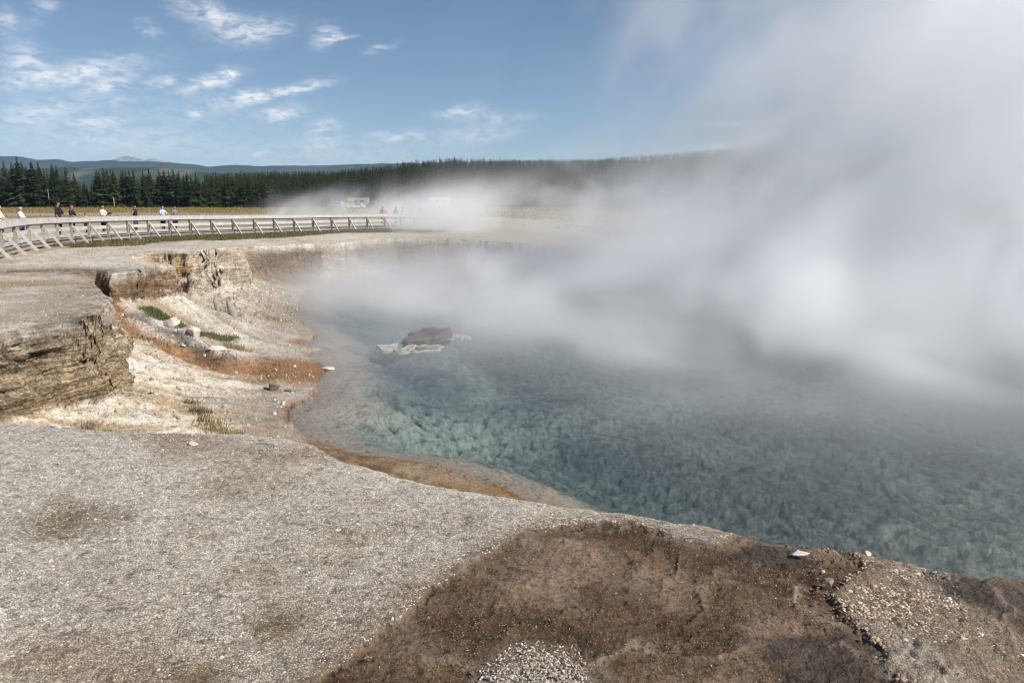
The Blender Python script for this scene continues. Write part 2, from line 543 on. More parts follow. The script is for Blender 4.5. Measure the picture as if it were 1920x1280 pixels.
def land(x, y, full=False):
    x = np.asarray(x, np.float64)
    y = np.asarray(y, np.float64)
    dS, dL = dist_fields(x, y)
    zb = samp(G_B, x, y)
    zp = plateau(x, y)
    # brown seep basin slightly sunken, rim slightly rounded
    zp = zp - 0.10 * np.exp(-np.clip(dL, 0, 9) / 0.30) * (1 - sm(y, 9, 12)) - 0.035 * np.exp(-np.clip(dL, 0, 9) / 0.5) * sm(y, 9, 12)
    # inside the crater: talus from the foot of the wall to the water
    t = dS / np.maximum(dS + np.maximum(-dL, 0.0), 0.05)
    t = np.clip(t, 0, 1)
    zin = ZW + 0.02 + (zb - ZW) * (0.32 * t + 0.68 * t ** 2.2)
    ch = samp(G_C, x, y)
    zin = zin - 0.22 * np.exp(-(ch / 0.55) ** 2) * sm(dS, 0.4, 3.5)
    rd = seg_dist(x, y, RIDGE)
    zin = zin + 0.35 * np.exp(-(rd / 0.35) ** 2) * (0.6 + 0.5 * fbm2(x, y, 2.0, 3, 81))
    # rills running down the talus
    kd = sm(y, 21.0, 24.5)
    al = (x * 0.78 + (y - 17) * 0.62) * (1 - kd) + (x * 0.88 - (y - 24) * 0.47) * kd
    ac = (-x * 0.62 + (y - 17) * 0.78) * (1 - kd) + (x * 0.47 + (y - 24) * 0.88) * kd
    rill = fbm2(al * 0.22, ac * 1.5, 1.6, 5, 145, 0.6) + 0.5 * fbm2(al * 0.25, ac * 2.0, 3.4, 4, 147, 0.6)
    zin = zin + (-0.15 * rill + 0.05 * fbm2(x, y, 2.5, 4, 43) + 0.02 * fbm2(x, y, 9, 3, 47)) * sm(dS, 0.1, 2.5)
    # rubble blocks on the slope below the middle cliff
    rub = np.clip(vn2(x * 3.6, y * 3.6, 51) - 0.55, 0, 1) * 0.6 * sm(y, 30, 33) * (1 - sm(y, 40, 44)) * sm(dS, 0.4, 2)
    zin = zin + rub
    # below the water
    wd = np.maximum(-dS, 0)
    bl = sm(wd, 0.3, 4.2 + 1.0 * vn2(x * 0.5, y * 0.5, 61))
    lwx, lwy = x + 0.25 * fbm2(x, y, 1.1, 3, 65), y + 0.25 * fbm2(x, y, 1.1, 3, 66)
    lump = 0.6 - worley(lwx, lwy, 2.3, 67) ** 2 - 0.4 * worley(lwx, lwy, 5.6, 68) ** 2
    lump2 = np.abs(fbm2(x, y, 3.4, 3, 71))
    bed = ZW - 0.05 - 0.16 * np.minimum(wd, 3.0) - 0.9 * bl + (0.13 * lump - 0.06 * lump2 + 0.03 * fbm2(x, y, 8.0, 2, 69)) * sm(wd, 0.3, 1.9) - 0.35 * sm(wd, 6, 16) + 0.35 * fbm2(x, y, 0.22, 2, 73) * bl
    ix, iy = x + 3.3, y - 27.6
    di = np.sqrt(((ix * 0.91 + iy * 0.41) / 0.55) ** 2 + (-ix * 0.41 + iy * 0.91) ** 2)
    bed = np.maximum(bed, ZW - 0.05 - 0.42 * np.maximum(0, di - 1.7 + 0.4 * fbm2(x, y, 0.9, 3, 75)) + 0.02 * fbm2(x, y, 3, 3, 76))
    for px, py, pr in ((-3.11, 22.4, 0.20), (-2.9, 21.4, 0.26), (-3.05, 20.9, 0.20), (-4.2, 21.6, 0.22), (-2.6, 21.9, 0.14), (-2.75, 20.6, 0.13), (-3.4, 21.2, 0.12)):
        bed = bed - 0.45 * np.exp(-((x - px) ** 2 / pr ** 2 + (y - py) ** 2 / (pr * 1.2) ** 2))
    zin = np.where(dS > 0, zin, bed)
    # the wall
    wdt = 0.10 + 0.24 * np.clip(zp - zb, 0.2, 3) + 0.08 * sm(y, 12, 13) * (1 - sm(y, 17, 19))
    u = np.clip(-dL / wdt, 0, 1)
    g = u ** 0.8
    g = np.where(u < 1, g, 1)
    zz = zp + (np.minimum(zin, zp) - zp) * g
    zz = np.where(dL > 0, zp, zz)
    if full:
        return zz, dS, dL, u, zp, zb, ch, wd
    return zz


# ------------------------------------------------------------------ ground material
def ground_material():
    m, t, p, o = mat_new('sinter_ground')
    pos = t.n('ShaderNodeNewGeometry').outputs['Position']
    col = t.n('ShaderNodeAttribute', attribute_name='Col').outputs['Color']
    msk = t.n('ShaderNodeAttribute', attribute_name='Msk').outputs['Color']
    ms = t.n('ShaderNodeSeparateColor')
    t.put(ms.inputs[0], msk)
    gravel, wet, strata = ms.outputs[0], ms.outputs[1], ms.outputs[2]
    # flaky sinter chips
    wob = t.vec('ADD', pos, t.vec('MULTIPLY', t.vec('SUBTRACT', t.noise(pos, 60, 2, color=True), (0.5, 0.5, 0.5)), (0.012, 0.012, 0.012)))
    v1 = t.vor(wob, 62)
    v2 = t.vor(wob, 62, 'DISTANCE_TO_EDGE')
    rnd = t.n('ShaderNodeSeparateColor')
    t.put(rnd.inputs[0], v1.outputs['Color'])
    br = t.ramp(rnd.outputs[0], 0.0, 1.0, 0.65, 1.30, smooth=False)
    edge = t.ramp(v2.outputs['Distance'], 0.02, 0.16, 0.42, 1.0)
    chip = t.math('MULTIPLY', br, edge)
    # general mottling
    n1 = t.noise(pos, 4.0, 5, 0.65)
    n2 = t.noise(pos, 34, 4, 0.7)
    n3 = t.noise(pos, 11, 5, 0.75)
    mot = t.math('MULTIPLY', t.ramp(n1, 0.25, 0.75, 0.80, 1.20, smooth=False), t.ramp(n2, 0.28, 0.72, 0.62, 1.40, smooth=False))
    mot = t.math('MULTIPLY', mot, t.ramp(n3, 0.34, 0.50, 0.52, 1.08))
    # bedding
    sp = t.vec('MULTIPLY', pos, (1.3, 1.3, 34.0))
    warp = t.vec('ADD', sp, t.vec('MULTIPLY', t.noise(pos, 1.6, 2, color=True), (0, 0, 3.0)))
    sn = t.noise(warp, 1.0, 5, 0.65)
    crk = t.ramp(t.noise(t.vec('MULTIPLY', pos, (12, 12, 22)), 1.0, 4, 0.7), 0.36, 0.54, 0.55, 1.15, smooth=False)
    bed = t.math('MULTIPLY', t.ramp(sn, 0.40, 0.54, 0.42, 1.20, smooth=False), crk)
    f = t.mix(strata, (1, 1, 1), t.n('ShaderNodeCombineColor').outputs[0])
    bedmix = t.math('ADD', t.math('MULTIPLY', strata, t.math('SUBTRACT', bed, 1.0)), 1.0)
    chipmix = t.math('ADD', t.math('MULTIPLY', gravel, t.math('SUBTRACT', chip, 1.0)), 1.0)
    tot = t.math('MULTIPLY', t.math('MULTIPLY', bedmix, chipmix), mot)
    c = t.vec('MULTIPLY', col, tot)
    t.put(p.inputs['Base Color'], c)
    t.put(p.inputs['Roughness'], t.ramp(wet, 0, 1, 0.92, 0.55, smooth=False))
    p.inputs['Specular IOR Level'].default_value = 0.25
    hgt = t.math('ADD', t.math('MULTIPLY', t.math('MULTIPLY', v2.outputs['Distance'], 0.9), gravel), t.math('ADD', t.math('MULTIPLY', n2, 0.6), t.math('MULTIPLY', n3, 1.4)))
    b1 = t.bump(hgt, 0.85, 0.018)
    b2 = t.bump(sn, t.math('MULTIPLY', strata, 0.9), 0.06, b1)
    b3 = t.bump(t.noise(pos, 15, 4, 0.65), t.ramp(wet, 0, 0.4, 0.35, 0.9), 0.035, b2)
    b3 = t.bump(n1, 0.5, 0.05, b3)
    t.put(p.inputs['Normal'], b3)
    return m


M_GROUND = ground_material()
PALE = np.array([0.56, 0.505, 0.42])
WHITE_C = np.array([0.62, 0.59, 0.54])
TAN = np.array([0.40, 0.30, 0.185])
ORANGE = np.array([0.30, 0.15, 0.05])
RUST = np.array([0.17, 0.075, 0.025])
BROWN_C = np.array([0.120, 0.074, 0.042])
DARK_C = np.array([0.042, 0.030, 0.021])
GREYC = np.array([0.17, 0.145, 0.12])
GREENC = np.array([0.095, 0.095, 0.030])
STRAW = np.array([0.26, 0.19, 0.075])
SOIL = np.array([0.20, 0.165, 0.13])


def lerp(c, d, k):
    k = np.clip(k, 0, 1)[:, None]
    return c * (1 - k) + d * k


def front_masks(x, y):
    """material zones on the near terrace: brown seep, dark wet streaks, white flakes"""
    wx = x + 0.11 * fbm2(x, y, 2.5, 4, 101) + 0.05 * fbm2(x, y, 13, 4, 102, 0.7)
    wy = y + 0.14 * fbm2(x, y, 2.5, 4, 103) + 0.06 * fbm2(x, y, 13, 4, 104, 0.7)
    sb = sdist(wx, wy, BROWN)
    brown = 1 - sm(sb, -0.035, 0.045)
    halo = np.exp(-np.clip(sb, 0, 9) / 0.22)
    dark = np.zeros_like(x)
    for pl in DARK:
        dark = np.maximum(dark, 1 - sm(sdist(wx, wy, pl), -0.05, 0.05))
    white = np.zeros_like(x)
    for pl in WHITE:
        white = np.maximum(white, 1 - sm(sdist(wx, wy, pl), -0.15, 0.16))
    right = sm(x - 0.05 * y, 1.2, 1.8) * sm(y, 2.0, 3.0)      # tan stony ground right of the seep
    return brown, halo, dark, white, right


def colour(x, y, z, dS, dL, u, zp, zb, ch, wd):
    n = len(x)
    f1 = fbm2(x, y, 0.35, 4, 111)
    f2 = fbm2(x, y, 1.7, 4, 113)
    f3 = fbm2(x, y, 7.0, 3, 117)
    # ---- plateau
    c = np.repeat(PALE[None], n, 0)
    c = lerp(c, TAN, 0.40 + 0.5 * f1 + 0.45 * f2)
    c = lerp(c, WHITE_C, sm(fbm2(x, y, 0.9, 4, 119), 0.05, 0.5) * 0.6)
    c = lerp(c, GREYC, sm(f3 + 0.5 * f2, 0.15, 0.7) * 0.45)
    gravel = np.full(n, 0.35)
    wet = np.zeros(n)
    front = 1 - sm(y + 0.25 * np.abs(x), 9.5, 11.5)
    front = front * (dL > -0.4)
    near_cap = sm(y, 11, 13) * (1 - sm(y, 24, 30)) * sm(-x, 6, 8)
    # cap of the near cliff: greyish crust, darker towards the lip
    c = lerp(c, np.array([0.36, 0.31, 0.245]), near_cap * sm(f2 + f1, -0.4, 0.3) * 0.8)
    c = lerp(c, np.array([0.20, 0.16, 0.115]), near_cap * np.exp(-np.clip(dL, 0, 9) / 0.8) * (0.65 + 0.5 * f3 + 0.5 * f2))
    # runoff stains over the plateau
    sp = seg_dist(x + 0.5 * f1, y + 0.5 * f2, SPILL)
    c = lerp(c, np.array([0.105, 0.078, 0.060]), np.exp(-(sp / 0.75) ** 2) * (0.9 + 0.3 * f2))
    sp2 = seg_dist(x + 0.6 * f1, y + 0.7 * f2, SPILL2)
    c = lerp(c, np.array([0.27, 0.18, 0.10]), np.exp(-(sp2 / 0.9) ** 2) * 0.75)
    # field: streaked towards the forest, dry grass along its foot
    fs = fbm2(x * 0.25, y, 0.16, 4, 121)
    fld = sm(y, 60, 80)
    c = lerp(c, np.array([0.37, 0.31, 0.235]), sm(y, 50, 60) * sm(-x, 14, 20) * 0.5 + fld * 0.5)
    c = lerp(c, np.array([0.22, 0.19, 0.10]), fld * sm(fs, 0.02, 0.35) * 0.75)
    c = lerp(c, STRAW * 0.9, sm(y + 24 * fs, 128, 165))
    c = lerp(c, np.array([0.17, 0.14, 0.045]), sm(y + 30 * f1, 185, 215) * 0.8)
    # grass strip below the boardwalk
    gw = samp(G_W, x, y)
    side = 1 - sm(gw + 1.6 * f1 + 1.0 * f2, 2.2, 4.6)
    strip = side * sm(y, 36, 44) * (1 - sm(y, 74, 84))
    c = lerp(c, GREENC * 1.15, strip * (0.75 + 0.4 * f2))
    farb = sm(y, 50, 56) * sm(x, -12, -4)
    c = lerp(c, np.array([0.27, 0.22, 0.13]), farb * (1 - fld * 0.5) * 0.7)
    gravel = gravel * (1 - strip)
    # ---- near terrace
    brown, halo, dark, white, right = front_masks(x, y)
    g = np.repeat(np.array([[0.54, 0.485, 0.405]]), n, 0)
    band = sm(fbm2(x * 0.7 - y * 0.35, y * 0.9 + x * 0.45, 0.75, 4, 131), -0.12, 0.38)
    g = lerp(g, np.array([0.36, 0.27, 0.175]), band * 0.8 * sm(-x, 0.2, 2.0))
    g = lerp(g, np.array([0.26, 0.19, 0.12]), sm(f2, 0.1, 0.6) * 0.5)
    g = lerp(g, np.array([0.21, 0.14, 0.08]), halo * 0.75)
    g = lerp(g, np.array([0.20, 0.138, 0.085]), right * 0.85)
    for qx, qy, qr in ((-1.30, 3.93, 0.17), (-1.55, 3.45, 0.15), (-3.3, 5.4, 0.3)):
        g = lerp(g, np.array([0.17, 0.115, 0.055]), np.exp(-((x - qx) ** 2 + (y - qy) ** 2) / qr ** 2) * 0.8)
    bv = fbm2(x, y, 1.3, 4, 137)
    b = np.repeat(BROWN_C[None], n, 0)
    b = lerp(b, np.array([0.225, 0.155, 0.105]), sm(bv, -0.20, 0.35) * 0.8)
    b = lerp(b, np.array([0.055, 0.030, 0.015]), sm(-bv, 0.0, 0.45) * 0.7 + 0.5 * np.exp(-(sdist_cache_brown(x, y) / 0.3) ** 2))
    b = lerp(b, np.array([0.26, 0.19, 0.13]), sm(f3, 0.25, 0.8) * 0.35)
    g = lerp(g, b, brown)
    g = lerp(g, DARK_C, dark * (0.92 + 0.3 * f2))
    g = lerp(g, np.array([0.36, 0.31, 0.25]), white * 0.75)
    g = lerp(g, np.array([0.27, 0.185, 0.11]), np.exp(-np.clip(dL, 0, 9) / 0.16) * sm(x, 0.9, 1.6) * 0.6)
    c = lerp(c, g, front)
    gr_f = np.clip(1 - brown * 0.9 - dark * 0.6 + white, 0, 1) * (1 - 0.35 * right)
    gravel = gravel * (1 - front) + gr_f * front
    wet = np.maximum(wet, front * np.maximum(dark * 0.9, brown * 0.35))
    # ---- inside the crater
    k = sm(-dL, 0.0, 0.12)
    s = np.repeat(np.array([[0.57, 0.50, 0.395]]), n, 0)
    s = lerp(s, TAN * 1.1, sm(f1 + 0.6 * f2, -0.15, 0.6) * 0.7)
    s = lerp(s, WHITE_C * 0.95, sm(fbm2(x * 1.2 + y * 0.4, y * 0.4 - x * 0.5, 1.3, 4, 141), 0.1, 0.5) * 0.65)
    s = lerp(s, np.array([0.33, 0.225, 0.115]), sm(fbm2(x, y, 0.55, 3, 143), -0.05, 0.5) * 0.6)
    kd = sm(y, 21.0, 24.5)
    al = (x * 0.78 + (y - 17) * 0.62) * (1 - kd) + (x * 0.88 - (y - 24) * 0.47) * kd
    ac = (-x * 0.62 + (y - 17) * 0.78) * (1 - kd) + (x * 0.47 + (y - 24) * 0.88) * kd
    ac = ac + 0.15 * f2
    st1 = fbm2(al * 0.22, ac * 1.5, 1.6, 5, 145, 0.6)
    st2 = fbm2(al * 0.25, ac * 2.0, 3.4, 4, 147, 0.6)
    s = lerp(s, np.array([0.30, 0.205, 0.11]), sm(st1, -0.02, 0.32) * 0.85)
    s = lerp(s, np.array([0.62, 0.565, 0.48]), sm(-st1 + 0.3 * st2, 0.02, 0.35) * 0.85)
    s = lerp(s, np.array([0.14, 0.105, 0.075]), sm(st2, 0.15, 0.42) * 0.75 * sm(f1 + f2, -0.4, 0.3))
    s = lerp(s, GREYC * 1.2, sm(f3, 0.2, 0.8) * 0.45)
    mid = sm(y, 26, 30) * (1 - sm(y, 40, 44))
    s = lerp(s, np.array([0.50, 0.45, 0.37]), mid * 0.5)
    s = lerp(s, np.array([0.20, 0.185, 0.12]), mid * (1 - sm(np.abs(z + 1.9), 0.1, 0.45)) * sm(f2, -0.2, 0.4) * 0.7)
    rd = seg_dist(x, y, RIDGE)
    s = lerp(s, WHITE_C, np.exp(-(rd / 0.35) ** 2) * 0.8)
    cm = np.exp(-((ch + 0.30 * f2) / 0.80) ** 2) * sm(dS, -0.2, 0.4)
    s = lerp(s, ORANGE, cm * 0.92)
    s = lerp(s, RUST, np.exp(-((ch + 0.2 * f2 - 0.35) / 0.22) ** 2) * 0.85 * sm(f2, -0.5, 0.4))
    s = lerp(s, np.array([0.060, 0.040, 0.026]), cm * sm(st2 + 0.5 * st1, 0.05, 0.35) * 0.8)
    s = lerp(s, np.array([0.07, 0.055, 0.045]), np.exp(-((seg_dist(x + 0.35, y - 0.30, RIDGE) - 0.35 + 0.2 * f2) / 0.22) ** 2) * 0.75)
    # rust fans and wet margin by the water
    fan = np.exp(-(((x + 6.3) / 1.8) ** 2 + ((y - 22.7) / 2.5) ** 2)) + 0.9 * np.exp(-(((x + 7.4) / 0.9) ** 2 + ((y - 27.6) / 0.8) ** 2))
    s = lerp(s, np.array([0.25, 0.125, 0.045]), np.clip(fan * 1.25 + 0.3 * f2, 0, 1) * sm(fan, 0.15, 0.5))
    shelf = (1 - sm(dS, 0.9, 1.8)) * (1 - sm(y, 15.2, 16.6))
    s = lerp(s, np.array([0.215, 0.130, 0.058]), shelf * (0.85 + 0.3 * f2))
    s = lerp(s, np.array([0.085, 0.055, 0.032]), shelf * sm(f3 + f2, 0.1, 0.6) * 0.7)
    grey_flat = (1 - sm(dS, 0.9, 2.6)) * sm(y, 15.5, 17) * (1 - np.clip(fan * 1.5, 0, 1))
    s = lerp(s, np.array([0.27, 0.22, 0.165]), grey_flat * 0.75)
    edge = np.exp(-((dS - 0.06) / 0.10) ** 2)
    s = lerp(s, np.array([0.23, 0.09, 0.02]), edge * 0.85 * sm(vn2(x * 0.9, y * 0.9, 151) + 0.4 * f3, 0.25, 0.8))
    s = lerp(s, np.array([0.13, 0.14, 0.045]), np.exp(-(seg_dist(x + 0.1 * f3, y + 0.1 * f2, GREEN) / 0.24) ** 2) * (0.9 + 0.3 * f3))
    fw = sm(y, 43, 49)
    s = lerp(s, np.array([0.155, 0.11, 0.08]), fw * 0.85)
    # walls
    wall = sm(u, 0.02, 0.12) * (1 - sm(u, 0.93, 1.0)) * sm(zp - zb, 0.3, 0.8)
    lay = vn2(z * 16 + 1.5 * f1, 0 * z + 3.3, 161)
    wl = np.repeat(np.array([[0.40, 0.305, 0.195]]), n, 0)
    wl = lerp(wl, np.array([0.30, 0.20, 0.11]), sm(lay, 0.3, 0.9))
    wl = lerp(wl, np.array([0.50, 0.43, 0.33]), sm(-f2, 0.0, 0.5) * 0.6)
    midw = sm(y, 27, 29) * (1 - sm(y, 38, 41))
    wl = lerp(wl, np.array([0.55, 0.47, 0.36]), midw * 0.8)
    topb = np.exp(-((zp - z - 0.18) / 0.16) ** 2)
    topb = np.exp(-((zp - z - 0.22) / 0.26) ** 2)
    wl = lerp(wl, np.array([0.33, 0.155, 0.045]), midw * topb * sm(f1 + 0.7 * f2, -0.45, 0.10) * 0.95)
    f4 = fbm2(x * 1.0 + z * 2, y + z * 5, 3.2, 4, 163)
    midl = sm(y, 23.5, 25) * (1 - sm(y, 28.3, 29.3))
    wl = lerp(wl, np.array([0.150, 0.080, 0.038]), midl * sm(f4 + 0.4 * f2, -0.6, 0.15) * 0.9)
    alc = sm(y, 29.0, 29.6) * (1 - sm(y, 31.6, 32.4))
    wl = lerp(wl, np.array([0.36, 0.20, 0.07]), alc * sm(z + 0.5 * f2, -0.9, -0.3) * 0.85)
    notch = np.exp(-(((x + 13.0) / 1.2) ** 2 + ((y - 24.8) / 2.2) ** 2))
    wl = lerp(wl, np.array([0.13, 0.075, 0.04]), np.clip(notch * 1.3, 0, 1) * (0.7 + 0.4 * f3))
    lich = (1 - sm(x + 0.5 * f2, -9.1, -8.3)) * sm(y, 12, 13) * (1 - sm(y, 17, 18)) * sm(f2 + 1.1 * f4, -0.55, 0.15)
    wl = lerp(wl, np.array([0.17, 0.125, 0.075]), sm(f4, 0.05, 0.5) * 0.55)
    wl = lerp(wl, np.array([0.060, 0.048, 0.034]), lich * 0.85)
    wl = lerp(wl, np.array([0.145, 0.105, 0.08]), fw * 0.8)
    s = lerp(s, wl, wall)
    # ---- bed of the pool
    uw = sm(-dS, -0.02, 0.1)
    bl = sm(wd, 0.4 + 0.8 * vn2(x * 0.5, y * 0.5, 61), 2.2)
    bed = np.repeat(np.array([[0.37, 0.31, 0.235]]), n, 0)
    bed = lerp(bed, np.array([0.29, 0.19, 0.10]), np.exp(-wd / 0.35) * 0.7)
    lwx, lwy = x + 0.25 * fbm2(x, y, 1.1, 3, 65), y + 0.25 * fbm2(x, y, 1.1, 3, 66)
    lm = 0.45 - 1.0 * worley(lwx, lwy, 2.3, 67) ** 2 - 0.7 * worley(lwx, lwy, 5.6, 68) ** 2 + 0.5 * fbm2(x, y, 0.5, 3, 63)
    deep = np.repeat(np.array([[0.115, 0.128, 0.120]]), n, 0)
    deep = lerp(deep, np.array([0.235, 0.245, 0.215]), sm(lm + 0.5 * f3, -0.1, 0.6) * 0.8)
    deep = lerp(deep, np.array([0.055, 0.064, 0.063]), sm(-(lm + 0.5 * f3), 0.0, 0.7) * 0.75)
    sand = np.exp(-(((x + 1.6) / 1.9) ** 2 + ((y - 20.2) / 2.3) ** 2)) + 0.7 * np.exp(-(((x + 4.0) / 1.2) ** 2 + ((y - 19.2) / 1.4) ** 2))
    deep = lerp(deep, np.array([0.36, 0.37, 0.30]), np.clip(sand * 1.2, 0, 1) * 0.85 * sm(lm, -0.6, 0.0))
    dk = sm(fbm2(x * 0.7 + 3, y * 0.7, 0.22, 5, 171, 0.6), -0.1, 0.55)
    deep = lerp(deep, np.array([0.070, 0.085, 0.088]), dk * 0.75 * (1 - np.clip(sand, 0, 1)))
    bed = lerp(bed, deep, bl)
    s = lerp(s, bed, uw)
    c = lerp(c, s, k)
    gravel = gravel * (1 - k) + k * (1 - uw) * 0.25
    wet = np.maximum(wet, k * (1 - sm(dS, 0.1, 0.9)) * 0.8)
    strat = np.maximum(wall * k, 0.25 * k * (1 - uw) * (u >= 1))
    strat = np.maximum(strat, 0.75 * np.exp(-np.clip(dL, 0, 9) / 0.7) * sm(y, 11, 13) * (1 - k))
    return np.clip(c, 0.01, 0.9), np.stack([gravel, wet, strat], 1)


def sdist_cache_brown(x, y):
    return seg_dist(x, y, BROWN)


def build_ground():
    A = math.radians
    th = np.concatenate([np.linspace(-180, -75, 40, endpoint=False), np.linspace(-75, -41, 70, endpoint=False), np.linspace(-41, 41, 1260),
                         np.linspace(41, 75, 70)[1:], np.linspace(75, 180, 41)[1:]]) * math.pi / 180
    NC, NR, NF = len(th), 1000, 2200
    r = np.concatenate([np.linspace(0.4, 2.4, 40, endpoint=False), np.geomspace(2.4, 900, NF - 40)])
    sub = np.arange(0, NC, 3)
    X = np.sin(th[sub])[:, None] * r[None]
    Y = np.cos(th[sub])[:, None] * r[None]
    Z = land(X.ravel(), Y.ravel()).reshape(X.shape)
    dr = np.diff(r)[None]
    dz = np.diff(Z, axis=1)
    rm = 0.5 * (r[1:] + r[:-1])[None]
    met = np.sqrt((dr * (0.12 + 1.9 / rm)) ** 2 + (2.0 * dz) ** 2) / rm
    met[:, rm[0] < 2.5] *= 0.15
    # keep rows coherent from one column to the next
    for rep in range(3):
        K = 5
        pad = np.concatenate([met[-K:], met, met[:K]], 0)
        cs = np.cumsum(np.concatenate([np.zeros((1, pad.shape[1])), pad], 0), 0)
        met = (cs[2 * K + 1:] - cs[:-2 * K - 1]) / (2 * K + 1)
    cum = np.concatenate([np.zeros((len(sub), 1)), np.cumsum(met, 1)], 1)
    cum /= cum[:, -1:]
    kk = np.arange(NC) / 3.0
    k0 = np.clip(np.floor(kk).astype(int), 0, len(sub) - 1)
    k1 = np.minimum(k0 + 1, len(sub) - 1)
    kf = (kk - k0)[:, None]
    cum = cum[k0] * (1 - kf) + cum[k1] * kf
    tt = np.linspace(0, 1, NR)
    RR = np.stack([np.interp(tt, cum[i], r) for i in range(NC)])
    x = (np.sin(th)[:, None] * RR).ravel()
    y = (np.cos(th)[:, None] * RR).ravel()
    z, dS, dL, u, zp, zb, ch, wd = land(x, y, True)
    # ledges of the bedded walls: push layers in and out along the wall's normal
    e = 0.12
    gx = samp(G_L, x + e, y) - samp(G_L, x - e, y)
    gy = samp(G_L, x, y + e) - samp(G_L, x, y - e)
    gn = np.sqrt(gx * gx + gy * gy) + 1e-6
    wall = sm(u, 0.0, 0.10) * (1 - sm(u, 0.90, 1.0)) * sm(zp - zb, 0.35, 0.9) * sm(y, 9, 12)
    zl = z + 0.10 * fbm2(x, y, 0.5, 2, 181) + 0.03 * fbm2(x, y, 4.0, 3, 182)
    l1 = np.floor(zl / 0.05)
    blk = 0.65 * vn3(x * 2.0, y * 2.0, l1 * 3.7, 183) + 0.35 * vn3(x * 5.0, y * 5.0, l1 * 2.3, 184)
    l2 = np.floor(zl / 0.27)
    blk2 = vn3(x * 0.9, y * 0.9, l2 * 5.3, 187)
    cap = np.exp(-((zp - z) / 0.22) ** 2)
    midc = sm(y, 26, 28) * (1 - sm(y, 38, 41))
    off = wall * ((0.24 + 0.10 * midc) * (blk - 0.5) + (0.26 + 0.35 * midc) * (blk2 - 0.5) + 0.07 * cap + 0.25 * (vn3(x * 0.8, y * 0.8, z * 0.6, 189) - 0.5))
    x2 = x - gx / gn * off
    y2 = y - gy / gn * off
    # crests of the brown seep terraces
    brown, halo, dark, white, right = front_masks(x, y)
    rg = 1 - np.abs(2 * vn2((x + 0.25 * fbm2(x, y, 1.5, 3, 191)) * 1.7 + y * 0.9, (y + 0.3 * fbm2(x, y, 2.5, 4, 193)) * 4.2 - x * 1.6, 195) - 1)
    fr = (y < 9) & (dL > -0.05)
    damp = np.clip(brown + dark + 0.3 * right, 0, 1)
    z = z + fr * damp * (0.026 * rg ** 5 + 0.030 * fbm2(x, y, 3.0, 5, 197) - 0.035 * brown)
    z = z + fr * (0.012 * np.abs(fbm2(x, y, 16, 2, 199)) * (0.5 + right + white))
    col, msk = colour(x, y, z, dS, dL, u, zp, zb, ch, wd)
    crest = fr * damp * sm(rg ** 5, 0.3, 0.9) * sm(fbm2(x, y, 1.2, 3, 205), -0.1, 0.4)
    col = lerp(col, np.array([0.30, 0.225, 0.16]), crest * 0.7)
    i = np.arange(NC)[:, None]
    j = np.arange(NR - 1)[None]
    i2 = (i + 1) % NC
    f = np.stack([i * NR + j + 0 * i, i * NR + j + 1, i2 * NR + j + 1, i2 * NR + j], -1)[:-1].reshape(-1, 4)
    o = np_mesh('ground', np.stack([x2, y2, z], 1), f[:, ::-1], 4, M_GROUND, True, {'Col': col, 'Msk': msk})
    tag(o, kind='structure')
    return o


ground = build_ground()
print('ground', round(time.time() - T0, 1))


# ------------------------------------------------------------------ water
def build_water():
    m, t, p, o = mat_new('spring_water')
    t.t.nodes.remove(p)
    pos = t.n('ShaderNodeNewGeometry').outputs['Position']
    n = t.math('ADD', t.noise(pos, 1.3, 3, 0.55), t.math('MULTIPLY', t.noise(pos, 7.0, 2, 0.5), 0.25))
    nb = t.bump(n, 0.35, 0.05)
    gl = t.n('ShaderNodeBsdfGlossy')
    gl.inputs['Roughness'].default_value = 0.06
    t.put(gl.inputs['Normal'], nb)
    tr = t.n('ShaderNodeBsdfTransparent')
    tr.inputs['Color'].default_value = (0.97, 0.985, 0.985, 1)
    fr = t.n('ShaderNodeFresnel')
    fr.inputs['IOR'].default_value = 1.33
    t.put(fr.inputs['Normal'], nb)
    mx = t.n('ShaderNodeMixShader')
    t.put(mx.inputs[0], fr.outputs[0])
    t.put(mx.inputs[1], tr.outputs[0])
    t.put(mx.inputs[2], gl.outputs[0])
    t.put(o.inputs['Surface'], mx.outputs[0])
    va = t.n('ShaderNodeVolumeAbsorption')
    va.inputs['Color'].default_value = (0.58, 0.87, 0.87, 1)
    va.inputs['Density'].default_value = 0.09
    t.put(o.inputs['Volume'], va.outputs[0])
    b = MB().box((50, 42, ZW - 2.6), (176, 130, 5.2))
    w = b.build('water', m)
    tag(w, kind='structure')


build_water()


# ------------------------------------------------------------------ far hills
def ridge(name, pts, depth, m, seed, rough, foot=-6.0, n=360):
    """a range of hills: crest heights interpolated along pts (x, y, z), sloping to its foot on both sides"""
    pts = np.array(pts, float)
    d = np.concatenate([[0], np.cumsum(np.hypot(*np.diff(pts[:, :2], axis=0).T))])
    s = np.linspace(0, d[-1], n)
    cx, cy, cz = (np.interp(s, d, pts[:, k]) for k in range(3))
    scale = d[-1] / 60
    cz = cz + rough * (fbm2(s / scale, 0 * s, 1.0, 5, seed))
    rows = 42
    v = np.linspace(-1, 1, rows)
    prof = (1 - np.abs(v)) ** 1.15
    x = cx[:, None] + 0 * v
    y = cy[:, None] + v[None] * depth
    nz = fbm2((x / scale).ravel(), (y / scale).ravel(), 1.4, 5, seed + 3).reshape(x.shape)
    z = foot + (cz[:, None] - foot) * prof[None] + rough * 1.6 * nz * np.sin(prof * math.pi)[None]
    i = np.arange(n - 1)[:, None]
    j = np.arange(rows - 1)[None]
    f = np.stack([i * rows + j, (i + 1) * rows + j, (i + 1) * rows + j + 1, i * rows + j + 1], -1).reshape(-1, 4)
    o = np_mesh(name, np.stack([x.ravel(), y.ravel(), z.ravel()], 1), f, 4, m, True)
    return tag(o, kind='structure')


